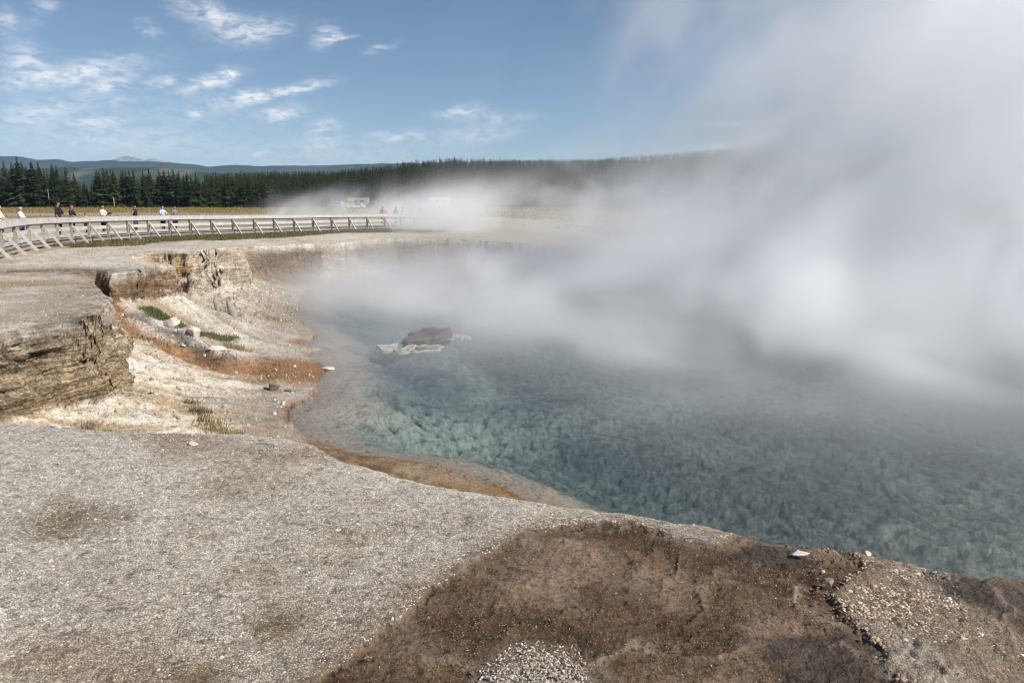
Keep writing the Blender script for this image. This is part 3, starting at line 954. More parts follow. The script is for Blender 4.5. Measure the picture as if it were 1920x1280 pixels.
def hill_mat(name, c0, c1, scale, thr=(0.45, 0.6)):
    m, t, p, o = mat_new(name)
    pos = t.n('ShaderNodeNewGeometry').outputs['Position']
    f = t.noise(t.vec('MULTIPLY', pos, (1, 0.5, 2.0)), scale, 6, 0.65)
    c = t.mix(t.ramp(f, thr[0], thr[1]), c0, c1)
    t.put(p.inputs['Base Color'], c)
    p.inputs['Roughness'].default_value = 0.95
    p.inputs['Specular IOR Level'].default_value = 0.05
    return m


def aim(u, v, y):
    """a far point on the line of sight through pixel (u, v) of the photograph, y metres ahead (used to survey the skyline)"""
    a, b = (u - 960) / 1450, -(v - 640) / 1450
    P = R(10.17)
    dx, dy, dz = a, math.cos(P) + b * math.sin(P), -math.sin(P) + b * math.cos(P)
    return (dx / dy * y, y, EYE + dz / dy * y)


M_FARHILL = hill_mat('wooded_mountain', (0.022, 0.034, 0.024), (0.065, 0.068, 0.055), 0.0011, (0.5, 0.68))
M_MIDHILL = hill_mat('burnt_hill', (0.028, 0.042, 0.022), (0.13, 0.12, 0.095), 0.006, (0.52, 0.66))
M_PEAK = hill_mat('rocky_peak', (0.17, 0.165, 0.17), (0.33, 0.32, 0.33), 0.0016, (0.45, 0.6))
far_pts = [aim(u, v, 5500) for u, v in ((-260, 296), (-60, 288), (0, 290), (40, 292), (70, 297), (110, 296), (135, 301), (180, 299), (215, 298), (260, 301), (320, 303), (380, 309), (450, 308),
                                         (520, 309), (600, 308), (680, 305), (760, 304), (850, 302), (1000, 300), (1250, 299), (1500, 304), (1900, 300), (2200, 306))]
ridge('far_mountains', far_pts, 1300, M_FARHILL, 5, 12)
mid_pts = [aim(u, v, 2300) for u, v in ((-260, 318), (-40, 312), (60, 314), (140, 313), (230, 312), (300, 314), (360, 319), (430, 323), (520, 326), (620, 324), (700, 318), (780, 316), (900, 318), (1200, 322), (1500, 326))]
ridge('wooded_hills', mid_pts, 520, M_MIDHILL, 9, 7)
peak_pts = [aim(u, v, 8000) for u, v in ((120, 312), (180, 306), (205, 300), (222, 293), (236, 290), (252, 292), (266, 298), (274, 298), (288, 294), (302, 298), (330, 305), (380, 312))]
ridge('snowy_peaks', peak_pts, 700, M_PEAK, 13, 14, n=200)


# ------------------------------------------------------------------ conifers
M_NEEDLE, t_, p_, o_ = mat_new('conifer_needles')
oi = t_.n('ShaderNodeObjectInfo').outputs['Random']
posn = t_.n('ShaderNodeNewGeometry').outputs['Position']
f_ = t_.noise(posn, 0.9, 3, 0.6)
cA = t_.mix(oi, (0.010, 0.018, 0.008), (0.036, 0.044, 0.015))
cB = t_.vec('MULTIPLY', cA, t_.ramp(f_, 0.3, 0.7, 0.65, 1.5, smooth=False))
t_.put(p_.inputs['Base Color'], cB)
p_.inputs['Roughness'].default_value = 0.85
p_.inputs['Specular IOR Level'].default_value = 0.15
M_BARK = simple_mat('conifer_bark', (0.10, 0.08, 0.06), 0.95, 0.3, 4)
M_SNAG = simple_mat('dead_wood', (0.34, 0.31, 0.28), 0.9, 0.2, 5)


def conifer_crown(seed, H, W, whorls, detail, low=0.08, ragged=0.3, lean=0.0):
    """drooping branch sprays in whorls about the trunk: many small leaf-sized triangles"""
    rg = np.random.default_rng(seed)
    V, F = [], []

    def tri(a, b, c):
        k = len(V)
        V.extend((a, b, c))
        F.append((k, k + 1, k + 2))
    for w in range(whorls):
        q = w / (whorls - 1)
        z = H * (low + (0.985 - low) * q)
        rad = W * 0.5 * (1 - q) ** 0.85 * (1 + ragged * rg.normal()) + 0.10
        if rg.random() < 0.06:
            rad *= 0.5
        nb = int(detail * (0.65 + 0.6 * (1 - q))) + 2
        a0 = rg.random() * 6.28
        for b in range(nb):
            a = a0 + 6.283 * b / nb + rg.normal() * 0.25
            L = max(0.12, rad * (0.72 + 0.5 * rg.random()))
            dz = -L * (0.22 + 0.30 * rg.random()) + L * 0.1 * q
            ca, sa = math.cos(a), math.sin(a)
            zz = z + rg.normal() * 0.12
            wd = L * (0.22 + 0.14 * rg.random())
            root = (0.0 + lean * z, 0.0, zz + 0.05 * L)
            tip = (ca * L + lean * z, sa * L, zz + dz)
            m1 = (ca * L * 0.55 - sa * wd + lean * z, sa * L * 0.55 + ca * wd, zz + dz * 0.55 - 0.10 * L)
            m2 = (ca * L * 0.55 + sa * wd + lean * z, sa * L * 0.55 - ca * wd, zz + dz * 0.55 - 0.10 * L)
            mm = (ca * L * 0.62 + lean * z, sa * L * 0.62, zz + dz * 0.42 + 0.05 * L)
            tri(root, m1, mm)
            tri(root, mm, m2)
            tri(mm, m1, tip)
            tri(mm, tip, m2)
            # hanging tufts
            for h in range(2):
                tt = 0.35 + 0.6 * rg.random()
                px, py, pz = ca * L * tt + lean * z, sa * L * tt, zz + dz * tt
                s = 0.10 + 0.16 * L
                b2 = rg.random() * 6.28
                tri((px + math.cos(b2) * s, py + math.sin(b2) * s, pz), (px - math.cos(b2) * s, py - math.sin(b2) * s, pz + 0.04), (px, py, pz - s * 1.3))
    s = 0.06
    tri((-s, 0, H * 0.96), (s, 0, H * 0.96), (lean * H, 0, H * 1.02))
    tri((0, -s, H * 0.96), (0, s, H * 0.96), (lean * H, 0, H * 1.02))
    return np.array(V, np.float32), np.array(F, np.int32)


def conifer_proto(seed, H, W, whorls, detail, **kw):
    V, F = conifer_crown(seed, H, W, whorls, detail, **kw)
    root = empty('conifer_tree', (0, 0, 0))
    t = MB().tube([(0, 0, -0.5), (0, 0, H * 0.3), (0, 0, H * 0.7), (0, 0, H * 0.97)], [H * 0.013 + 0.04, H * 0.011 + 0.03, H * 0.006 + 0.02, 0.012], 7)
    t.build('trunk', M_BARK, root, True)
    np_mesh('crown', V, F, 3, M_NEEDLE, False, parent=root)
    return root


rng = np.random.default_rng(77)
PROTO = [conifer_proto(11, 14.0, 4.2, 30, 7), conifer_proto(12, 12.0, 4.6, 26, 8, ragged=0.4), conifer_proto(13, 15.5, 4.0, 32, 7, low=0.16, ragged=0.45),
         conifer_proto(14, 10.0, 4.4, 22, 8, low=0.03), conifer_proto(15, 13.0, 3.2, 30, 6, ragged=0.5, low=0.12)]
used = [False] * len(PROTO)
LBL_TREE = 'dark green conifer standing in the dense forest edge behind the pale field'
LBL_HILL = 'conifer on the steam-veiled rise of forest behind the hot pool'


def plant_tree(k, x, y, s, label, group, sw=1.0):
    o = PROTO[k] if not used[k] else copy_tree(PROTO[k])
    used[k] = True
    z = float(land(np.array([x]), np.array([y]))[0])
    o.location = (x, y, z - 0.05)
    o.rotation_euler = (0, 0, rng.random() * 6.28)
    o.scale = (s * sw, s * sw, s)
    tag(o, label, 'tree', group)
    return o


def top_of_wood(u):
    """height of the wood's skyline in the view, per bearing"""
    return np.interp(u, [-200, 0, 30, 60, 100, 130, 180, 200, 240, 275, 320, 400, 500, 600, 640, 700, 760, 800, 850, 950, 1100, 1200, 1300, 1400, 1500, 1700, 2100],
                     [315, 320, 304, 305, 309, 312, 336, 318, 322, 320, 318, 330, 325, 324, 322, 316, 308, 304, 301, 303, 302, 295, 287, 279, 277, 280, 290])


# the big ones at the left, as the skyline shows them (bearing pixel, distance, height pixel, kind)
SPECIAL = [(30, 236, 292, 2, 'tallest spiky conifer of the wood, rising above its neighbours', 1.25),
           (57, 238, 303, 1, 'thick bushy-topped conifer beside the tallest spiky one', 1.2), (70, 241, 303, 4, 'ragged leaning-topped conifer next to the thick bushy one', 1.3),
           (97, 238, 306, 2, 'slim pointed conifer just above the tall man in black', 1.0), (122, 240, 312, 0, 'pointed conifer above the two people in black', 1.1),
           (193, 237, 315, 0, 'broad pointed conifer standing apart at the gap', 1.35), (226, 240, 318, 2, 'slim conifer right of the broad one at the gap', 1.0),
           (249, 239, 318, 0, 'even pointed conifer above the man with the camera', 1.15), (306, 240, 318, 1, 'full conifer above the woman in pale blue', 1.2),
           (404, 262, 321, 4, 'thin conifer poking above the even skyline of the middle wood', 0.8)]
for u, d, v, k, lb, sw in SPECIAL:
    x, y, zt = aim(u, v, d)
    zg = float(land(np.array([x]), np.array([y]))[0])
    Hk = (14.0, 12.0, 15.5, 10.0, 13.0)[k]
    plant_tree(k, x, y, (zt - zg) / Hk, lb, None, sw * 1.0)
n_tree = 0
for row, (d0, step) in enumerate(((236, 2.5), (244, 2.7), (254, 3.2))):
    x = -0.70 * d0 - 8
    while x < 0.33 * d0 and n_tree < 286:
        x += step * (0.6 + 0.8 * rng.random())
        y = d0 + rng.normal() * 2.0 + 5 * float(fbm2(np.array([x]), np.array([0.0]), 0.03, 2, 301)[0])
        u = 960 + 1450 * x / y
        if row == 2 and 0 < u < 420 and rng.random() < 0.15:
            continue
        vt = float(top_of_wood(u)) + abs(rng.normal()) * 9 + (rng.random() < 0.25) * 14
        zt = EYE + (381 - vt) / 1450 * y
        k = int(rng.integers(0, 5))
        zg = float(land(np.array([x]), np.array([y]))[0])
        s = np.clip((zt - zg) / (14.0, 12.0, 15.5, 10.0, 13.0)[k], 0.35, 1.5)
        if s < 0.36:
            continue
        hillside = u > 860
        plant_tree(k, x, y, s, LBL_HILL if hillside else LBL_TREE, 'conifers veiled by the steam' if hillside else 'conifers of the forest edge', 0.85 + 0.45 * rng.random())
        n_tree += 1
print('trees', n_tree)


def forest_mass():
    """the rest of the wood behind its edge: one mass of trees"""
    vs, fs, k0 = [], [], 0
    kinds = [conifer_crown(200 + k, h, w, 19, 4, ragged=0.35) for k, (h, w) in enumerate(((14, 4.4), (12, 4.6), (15, 4.0), (13, 3.4)))]
    hs = (14, 12, 15, 13)
    rg = np.random.default_rng(5)
    n = 6200
    ang = rg.uniform(-0.74, 0.50, n)
    d = 247 + 173 * rg.random(n) ** 1.5
    X, Y = ang * d, d
    Zg = land(X, Y)
    U = 960 + 1450 * ang
    VT = top_of_wood(U) + np.abs(rg.normal(size=n)) * np.where(U > 700, 9, 6) - (rg.random(n) < 0.06) * 4
    # behind the gap at the left only low trees stand
    VT = VT + np.where((U > -300) & (U < 395), 12 + 16 * rg.random(n), 0)
    for i in range(n):
        k = int(rg.integers(0, 4))
        zt = EYE + (381 - VT[i]) / 1450 * Y[i]
        H = zt - Zg[i]
        if H < 4:
            continue
        H = min(H, 17 + 3 * rg.random())
        V, F = kinds[k]
        a = rg.random() * 6.28
        c, s_ = math.cos(a), math.sin(a)
        s = H / hs[k]
        w = s * rg.uniform(0.6, 1.05)
        P = np.stack([(V[:, 0] * c - V[:, 1] * s_) * w + X[i], (V[:, 0] * s_ + V[:, 1] * c) * w + Y[i], V[:, 2] * s + Zg[i]], 1)
        vs.append(P)
        fs.append(F + k0)
        k0 += len(P)
    o = np_mesh('forest', np.concatenate(vs), np.concatenate(fs), 3, M_NEEDLE)
    tag(o, 'dense dark conifer forest reaching back over the rise behind its edge', 'forest', None, 'stuff')


forest_mass()


def snag(x, y, h, label):
    r_ = empty('dead_tree', (x, y, float(land(np.array([x]), np.array([y]))[0]) - 0.05), 0, label, 'dead tree')
    MB().tube([(0, 0, -0.2), (0.05, 0, h * 0.5), (0.0, 0.05, h)], [0.16, 0.12, 0.05], 7).build('trunk', M_SNAG, r_, True)
    for k in range(5):
        a = k * 2.4
        z = h * (0.4 + 0.12 * k)
        MB().tube([(0.03, 0, z), (math.cos(a) * 0.5, math.sin(a) * 0.5, z + 0.15)], [0.04, 0.012], 5).build('branch', M_SNAG, r_)


snag(*aim(92, 380, 233)[:2], 5.5, 'pale dead trunk in front of the dark conifers left of the tall man in black')
snag(*aim(214, 384, 231)[:2], 3.2, 'pale dead stub at the forest foot right of the man with the camera')
print('forest', round(time.time() - T0, 1))


# ------------------------------------------------------------------ boardwalk
def wood_mat(name, c, var=0.25):
    m, t, p, o = mat_new(name)
    g = t.n('ShaderNodeTexCoord').outputs['Object']
    oi = t.n('ShaderNodeObjectInfo').outputs['Random']
    f = t.noise(g, 3.0, 5, 0.7)
    f2 = t.noise(t.vec('MULTIPLY', g, (4, 4, 22)), 2.0, 3, 0.6)
    k = t.math('MULTIPLY', t.ramp(f, 0.25, 0.75, 1 - var, 1 + var, smooth=False), t.ramp(f2, 0.3, 0.7, 0.82, 1.15, smooth=False))
    k = t.math('MULTIPLY', k, t.ramp(oi, 0, 1, 0.88, 1.12, smooth=False))
    t.put(p.inputs['Base Color'], t.vec('MULTIPLY', tuple(c), k))
    p.inputs['Roughness'].default_value = 0.85
    return m


M_WOOD = wood_mat('weathered_board', (0.47, 0.445, 0.405))
M_POST = wood_mat('weathered_post', (0.36, 0.31, 0.275))
M_DECK = wood_mat('deck_board', (0.30, 0.275, 0.235))
M_BLOCK = wood_mat('footing_timber', (0.34, 0.29, 0.23))
DECK = 0.40


def walk_frame():
    P = [Vector((a, b, 0)) for a, b in WALK]
    out = []
    for i, p in enumerate(P):
        d = (P[min(i + 1, len(P) - 1)] - P[max(i - 1, 0)]).normalized()
        nrm = Vector((d.y, -d.x, 0))          # to the near (pool) side
        zg = float(land(np.array([p.x]), np.array([p.y]))[0])
        out.append((p, d, nrm, zg))
    zs = [o[3] for o in out]
    zz = [sum(zs[max(0, i - 3):i + 4]) / len(zs[max(0, i - 3):i + 4]) for i in range(len(zs))]
    return [(Vector((o[0].x, o[0].y, zz[i] + DECK)), o[1], o[2], o[3]) for i, o in enumerate(out)]


FR = walk_frame()


def build_boardwalk():
    root = empty('boardwalk', (FR[0][0].x, FR[0][0].y, FR[0][3]), 0, 'long weathered grey boardwalk with braced plank railing curving round the pool', 'boardwalk')
    off = Vector(root.location)
    WD = 2.1
    deck, joist, cap, cap2, spacer = MB(), MB(), MB(), MB(), MB()
    rails = [MB(), MB(), MB()]
    for i in range(len(FR) - 1):
        a, da, na, _ = FR[i]
        b, db, nb, _ = FR[i + 1]
        L = (b - a).length
        n = max(2, int(L / 0.155))
        for k in range(n):
            t0, t1 = k / n, (k + 1) / n
            p0, p1 = a.lerp(b, t0 + 0.04 / n), a.lerp(b, t1 - 0.04 / n)
            m0, m1 = na.lerp(nb, t0), na.lerp(nb, t1)
            q = [p0 + m0 * 0.12, p1 + m1 * 0.12, p1 - m1 * WD, p0 - m0 * WD]
            jit = 0.004 * math.sin(k * 12.9 + i * 3.1)
            vs = [c - off + Vector((0, 0, jit)) for c in q] + [c - off + Vector((0, 0, jit - 0.05)) for c in q]
            deck.add(vs, [(0, 1, 2, 3), (7, 6, 5, 4), (0, 4, 5, 1), (1, 5, 6, 2), (2, 6, 7, 3), (3, 7, 4, 0)])
        for s in (0.0, -WD * 0.5, -WD + 0.1):
            joist.bar(a + na * s - off - Vector((0, 0, 0.16)), b + nb * s - off - Vector((0, 0, 0.16)), 0.09, 0.20)
        # flat cap, face board below it, two lower rails
        up = Vector((0, 0, 1))
        cap.bar(a + na * 0.02 + up * 1.075 - off, b + nb * 0.02 + up * 1.075 - off, 0.24, 0.045)
        cap2.bar(a + na * 0.115 + up * 0.94 - off, b + nb * 0.115 + up * 0.94 - off, 0.04, 0.23)
        for rl, z, h in ((rails[0], 0.78, 0.07), (rails[1], 0.48, 0.19), (rails[2], 0.13, 0.15)):
            rl.bar(a - na * 0.075 + up * z - off, b - nb * 0.075 + up * z - off, 0.04, h)
        if i < 14:
            for k in (0.25, 0.5, 0.75):
                c = a.lerp(b, k) - na * 0.03 - off
                spacer.box((c.x, c.y, c.z + 0.88), (0.075, 0.075, 0.17))
    deck.build('deck', M_DECK, root)
    joist.build('joists', M_BLOCK, root)
    cap.build('cap_rail', M_WOOD, root)
    cap2.build('face_board', M_WOOD, root)
    for r_ in rails:
        r_.build('rail', M_WOOD, root)
    spacer.build('rail_blocks', M_POST, root)
    for i, (p, d, nrm, zg) in enumerate(FR):
        o = p - off
        z0 = zg - p.z
        ps = MB().bar(o + Vector((0, 0, z0 - 0.05)), o + Vector((0, 0, 1.05)), 0.14, 0.14, nrm)
        pst = ps.build('post', M_POST, root)
        br = MB().bar(o + nrm * 0.08 + d * 0.02 + Vector((0, 0, 0.62)), o + nrm * 0.78 + d * 0.02 + Vector((0, 0, z0 + 0.10)), 0.095, 0.095, nrm)
        br.build('brace', M_WOOD, pst)
        bm_ = MB().bar(o - nrm * 0.1 + Vector((0, 0, z0 + 0.04)), o + nrm * 1.02 + Vector((0, 0, z0 + 0.04)), 0.14, 0.16)
        bm_.build('footing', M_BLOCK, pst)


build_boardwalk()


# ------------------------------------------------------------------ people
SKIN = simple_mat('skin', (0.46, 0.29, 0.215), 0.6, 0.06)
SKIN2 = simple_mat('tanned_skin', (0.36, 0.20, 0.14), 0.6, 0.06)


def cloth(name, c):
    return simple_mat(name, c, 0.9, 0.12, 9)


C_BLACK = cloth('black_cloth', (0.018, 0.018, 0.020))
C_WHITE = cloth('white_cloth', (0.74, 0.74, 0.74))
C_CREAM = cloth('cream_cloth', (0.62, 0.60, 0.46))
C_NAVY = cloth('navy_cloth', (0.03, 0.04, 0.09))
C_PURPLE = cloth('violet_cloth', (0.16, 0.12, 0.26))
C_PALEBLUE = cloth('pale_blue_cloth', (0.45, 0.50, 0.62))
C_GREY = cloth('grey_cloth', (0.20, 0.20, 0.21))
C_RED = cloth('red_cloth', (0.38, 0.07, 0.06))
C_ORANGE = cloth('orange_cloth', (0.60, 0.24, 0.14))
C_PINK = cloth('pink_cloth', (0.60, 0.36, 0.30))
C_DENIM = cloth('denim', (0.10, 0.13, 0.21))
C_KHAKI = cloth('khaki_cloth', (0.30, 0.25, 0.16))
H_BROWN = simple_mat('brown_hair', (0.075, 0.040, 0.022), 0.7, 0.2, 30)
H_GREY = simple_mat('grey_hair', (0.35, 0.33, 0.31), 0.7, 0.2, 30)
H_BLACK = simple_mat('black_hair', (0.015, 0.012, 0.010), 0.6, 0.2, 30)
H_RED = simple_mat('auburn_hair', (0.14, 0.05, 0.025), 0.6, 0.2, 30)
M_DARK = simple_mat('black_plastic', (0.015, 0.015, 0.017), 0.4, 0.1)
M_SHOE = simple_mat('shoe', (0.10, 0.09, 0.085), 0.7, 0.2)

POSES = {
    'rail': dict(el=((-0.27, 0.10, 1.19), (0.27, 0.10, 1.19)), wr=((-0.20, 0.33, 1.10), (0.20, 0.33, 1.10)), hd=(0, 0.95, -0.1)),
    'arm_on_rail': dict(el=((-0.33, 0.10, 1.16), (0.25, -0.02, 1.13)), wr=((-0.42, 0.30, 1.08), (0.24, 0.10, 0.90)), hd=(0, 0.9, -0.3)),
    'camera': dict(el=((-0.25, 0.10, 1.16), (0.25, 0.10, 1.16)), wr=((-0.08, 0.30, 1.22), (0.08, 0.30, 1.22)), hd=(0, 0.7, 0.6)),
    'stand': dict(el=((-0.25, -0.03, 1.14), (0.25, -0.03, 1.14)), wr=((-0.26, 0.06, 0.89), (0.26, 0.06, 0.89)), hd=(0, 0.15, -1)),
    'walk': dict(el=((-0.25, -0.14, 1.16), (0.25, 0.08, 1.15)), wr=((-0.25, -0.16, 0.92), (0.24, 0.24, 0.95)), hd=(0, 0.25, -1), walk=0.22),
}


def person(loc, facing, height, pose, skin, shirt, legs, hair, label, sleeves='short', legwear='short', longhair=False, hat=None, turn=0.0, group=None, prop=None):
    P = POSES[pose]
    root = empty('person', loc, facing, label, 'person', group)
    k = height / 1.76
    V, RD, ED, SEG = [], [], [], []

    def vtx(p, r, par, seg):
        wx = 1.0 if seg in ('head', 'neck', 'hand', 'foot') else 1.14
        V.append((p[0] * k * (1.14 if seg != 'head' and seg != 'neck' else 1.0), p[1] * k, p[2] * k))
        RD.append((r[0] * k * wx, r[1] * k * (1 + (wx - 1) * 0.7)) if hasattr(r, '__len__') else (r * k * wx, r * k * wx))
        SEG.append(seg)
        if par is not None:
            ED.append((par, len(V) - 1))
        return len(V) - 1
    pel = vtx((0, 0, 0.95), (0.150, 0.115), None, 'hip')
    sp = vtx((0, 0, 1.13), (0.135, 0.100), pel, 'torso')
    ch = vtx((0, 0.005, 1.33), (0.160, 0.115), sp, 'torso')
    nb = vtx((0, -0.005, 1.46), (0.085, 0.070), ch, 'torso')
    nk = vtx((0, 0.0, 1.525), (0.052, 0.052), nb, 'neck')
    ht = Vector((math.sin(turn), math.cos(turn), 0))
    h1 = vtx((ht.x * 0.022, ht.y * 0.022, 1.590), (0.066, 0.072), nk, 'head')
    h2 = vtx((ht.x * 0.018, ht.y * 0.018, 1.665), (0.088, 0.100), h1, 'head')
    h3 = vtx((ht.x * 0.006, ht.y * 0.006, 1.730), (0.074, 0.084), h2, 'head')
    vtx((ht.x * 0.125, ht.y * 0.125, 1.640), 0.014, h2, 'head')         # nose
    for s in (-1, 1):                                                    # ears
        vtx((ht.y * s * 0.098, -ht.x * s * 0.098, 1.650), 0.016, h2, 'head')
    for s, e, w in ((-1, P['el'][0], P['wr'][0]), (1, P['el'][1], P['wr'][1])):
        sh = vtx((s * 0.185, 0, 1.42), 0.058, ch, 'torso')
        e_ = vtx(e, 0.042, sh, 'uparm')
        md = tuple((a + b) / 2 for a, b in zip(e, w))
        f_ = vtx(md, 0.038, e_, 'forearm')
        w_ = vtx(w, 0.026, f_, 'forearm')
        hd = Vector(P['hd']).normalized()
        sd = Vector((1, 0, 0))
        pm = Vector(w) + hd * 0.055
        pl = vtx(pm, (0.036, 0.020), w_, 'hand')
        for q, (o, ln) in enumerate(((-0.030, 0.075), (-0.010, 0.088), (0.010, 0.083), (0.029, 0.066))):
            b0 = pm + hd * 0.035 + sd * o
            v0 = vtx(b0, 0.009, pl, 'hand')
            v1 = vtx(b0 + hd * ln * 0.55 + Vector((0, 0, -0.008)), 0.0085, v0, 'hand')
            vtx(b0 + hd * ln * 0.9 + Vector((0, 0, -0.028)), 0.007, v1, 'hand')
        b0 = pm - hd * 0.01 + sd * (-s * 0.038)
        v0 = vtx(b0, 0.010, pl, 'hand')
        vtx(b0 + hd * 0.035 - sd * s * 0.018, 0.008, v0, 'hand')
    st = P.get('walk', 0.03)
    for s in (-1, 1):
        f = st * s
        hp = vtx((s * 0.095, 0, 0.86), 0.092, pel, 'thigh')
        mt = vtx((s * 0.10, f * 0.3, 0.68), 0.078, hp, 'thigh')
        kn = vtx((s * 0.10, f * 0.7 + 0.015, 0.48), 0.056, mt, 'thigh' if legwear != 'none' else 'shin')
        cf = vtx((s * 0.10, f * 0.8 - 0.012, 0.33), 0.055, kn, 'shin')
        an = vtx((s * 0.10, f - 0.02, 0.08), 0.038, cf, 'shin')
        vtx((s * 0.115, f + 0.13, 0.035), (0.042, 0.030), an, 'foot')
    me = bpy.data.meshes.new('body')
    me.from_pydata(V, ED, [])
    ob = bpy.data.objects.new('tmp_body', me)
    COL.objects.link(ob)
    md = ob.modifiers.new('skin', 'SKIN')
    md.use_smooth_shade = True
    if not me.skin_vertices:
        bmx = bmesh.new()
        bmx.from_mesh(me)
        bmx.verts.layers.skin.verify()
        bmx.to_mesh(me)
        bmx.free()
    for i, sv in enumerate(me.skin_vertices[0].data):
        sv.radius = RD[i]
        sv.use_root = (i == 0)
    sub = ob.modifiers.new('sub', 'SUBSURF')
    sub.levels = sub.render_levels = 1
    bpy.context.view_layer.update()
    dg = bpy.context.evaluated_depsgraph_get()
    body = bpy.data.meshes.new_from_object(ob.evaluated_get(dg))
    bpy.data.objects.remove(ob)
    bpy.data.meshes.remove(me)
    body.name = 'body'
    body.materials.clear()
    body.materials.append(skin)
    bo = bpy.data.objects.new('body', body)
    COL.objects.link(bo)
    bo.parent = root
    # garments follow the body: faces nearest a set of limbs, pushed out along the normals
    nv = len(body.vertices)
    co = np.empty(nv * 3, np.float32)
    body.vertices.foreach_get('co', co)
    co = co.reshape(-1, 3)
    no = np.empty(nv * 3, np.float32)
    body.vertices.foreach_get('normal', no)
    no = no.reshape(-1, 3)
    best = np.full(nv, 1e9)
    seg = np.zeros(nv, int)
    Va = np.array(V)
    for a, b in ED:
        A_, B_ = Va[a], Va[b]
        d = B_ - A_
        t = np.clip(((co - A_) @ d) / (d @ d + 1e-9), 0, 1)
        dd = np.linalg.norm(co - A_ - t[:, None] * d, axis=1) - 0.7 * (RD[a][0] * (1 - t) + RD[b][0] * t)
        m_ = dd < best
        best[m_] = dd[m_]
        seg[m_] = b
    sg = np.array([SEG[i] for i in range(len(SEG))])[seg]
    faces = [tuple(p.vertices) for p in body.polygons]

    def garment(name, m, keep, thick, extra=None):
        km = keep.copy()
        fs = [f for f in faces if all(km[i] for i in f)]
        if not fs:
            return
        ids = sorted({i for f in fs for i in f})
        mp = {i: j for j, i in enumerate(ids)}
        vs = co[ids] + no[ids] * thick * k
        g = bpy.data.meshes.new(name)
        g.from_pydata([tuple(v) for v in vs], [], [tuple(mp[i] for i in f) for f in fs])
        g.polygons.foreach_set('use_smooth', [True] * len(g.polygons))
        g.materials.append(m)
        go = bpy.data.objects.new(name, g)
        COL.objects.link(go)
        go.parent = root
    up = ['torso', 'hip']
    if sleeves != 'none':
        up.append('uparm')
    if sleeves == 'long':
        up.append('forearm')
    z = co[:, 2] / k
    garment('shirt', shirt, np.isin(sg, up) & (z > 0.90) & (z < 1.52) | (np.isin(sg, up) & (sg != 'hip') & (sg != 'torso')), 0.014)
    if legwear == 'short':
        garment('shorts', legs, np.isin(sg, ['hip', 'thigh', 'torso']) & (z < 1.02) & (z > 0.50), 0.020)
    else:
        garment('trousers', legs, np.isin(sg, ['hip', 'thigh', 'shin', 'torso']) & (z < 1.02) & (z > 0.09), 0.020)
    garment('shoe', M_SHOE, np.isin(sg, ['foot']) | (np.isin(sg, ['shin']) & (z < 0.09)), 0.010)
    hx = (co[:, 0] * ht.x + co[:, 1] * ht.y) / k
    hk = (sg == 'head') & ((z > 1.688) | ((hx < 0.035) & (z > 1.60)))
    if longhair:
        hk = hk | ((np.isin(sg, ['head', 'neck', 'torso'])) & (hx < -0.005) & (z > 1.40))
    garment('hair', hair, hk, 0.018 if not longhair else 0.024)
    if hat is not None:
        hb = MB()
        n = 14
        ring = lambda r, zz, oy=0.0: [(ht.x * (0.005 + oy) + r * math.cos(6.283 * i / n), ht.y * (0.005 + oy) + r * 1.12 * math.sin(6.283 * i / n), zz) for i in range(n)]
        rings = [ring(0.122, 1.712), ring(0.104, 1.720), ring(0.098, 1.770), ring(0.055, 1.797)]
        vs = [tuple(c * k for c in p) for rg_ in rings for p in rg_]
        fs = [(a * n + i, a * n + (i + 1) % n, (a + 1) * n + (i + 1) % n, (a + 1) * n + i) for a in range(3) for i in range(n)] + [tuple(range(3 * n, 4 * n))]
        hb.add(vs, fs).build('hat', hat, root, True)
    if prop == 'camera':
        # the camera is held, so it is a thing of its own
        c = Matrix.Rotation(facing, 4, 'Z') @ Vector((0, 0.40 * k, 1.27 * k))
        cr = empty('photo_camera', Vector(loc) + c, facing, 'black camera held up at the chest by the man in the cream shirt', 'camera')
        MB().box((0, 0, 0), (0.15, 0.07, 0.10)).box((0, 0, 0.06), (0.06, 0.06, 0.03)).build('camera_body', M_DARK, cr, False, 0.008)
        MB().tube([(0, 0.03, 0), (0, 0.14, 0)], 0.038, 12).build('lens', M_DARK, cr)
    return root


def on_walk(u, d, back):
    """a spot on the deck: where the line of sight at bearing pixel u meets the deck, back metres from the near rail"""
    best = None
    for i in range(len(FR) - 1):
        a, da, na, _ = FR[i]
        b, db, nb, _ = FR[i + 1]
        for k in range(12):
            p = a.lerp(b, k / 12) - na * back
            uu = 960 + 1450 * p.x / (p.y * math.cos(R(10.17)) - (p.z - EYE + 1.5) * math.sin(R(10.17)))
            e = abs(uu - u) + 3.0 * abs(p.y - d)
            if best is None or e < best[0]:
                best = (e, p, na)
    return best[1], best[2]


def face_pool(nrm, extra=0.0):
    return math.atan2(-nrm.x, nrm.y) + extra


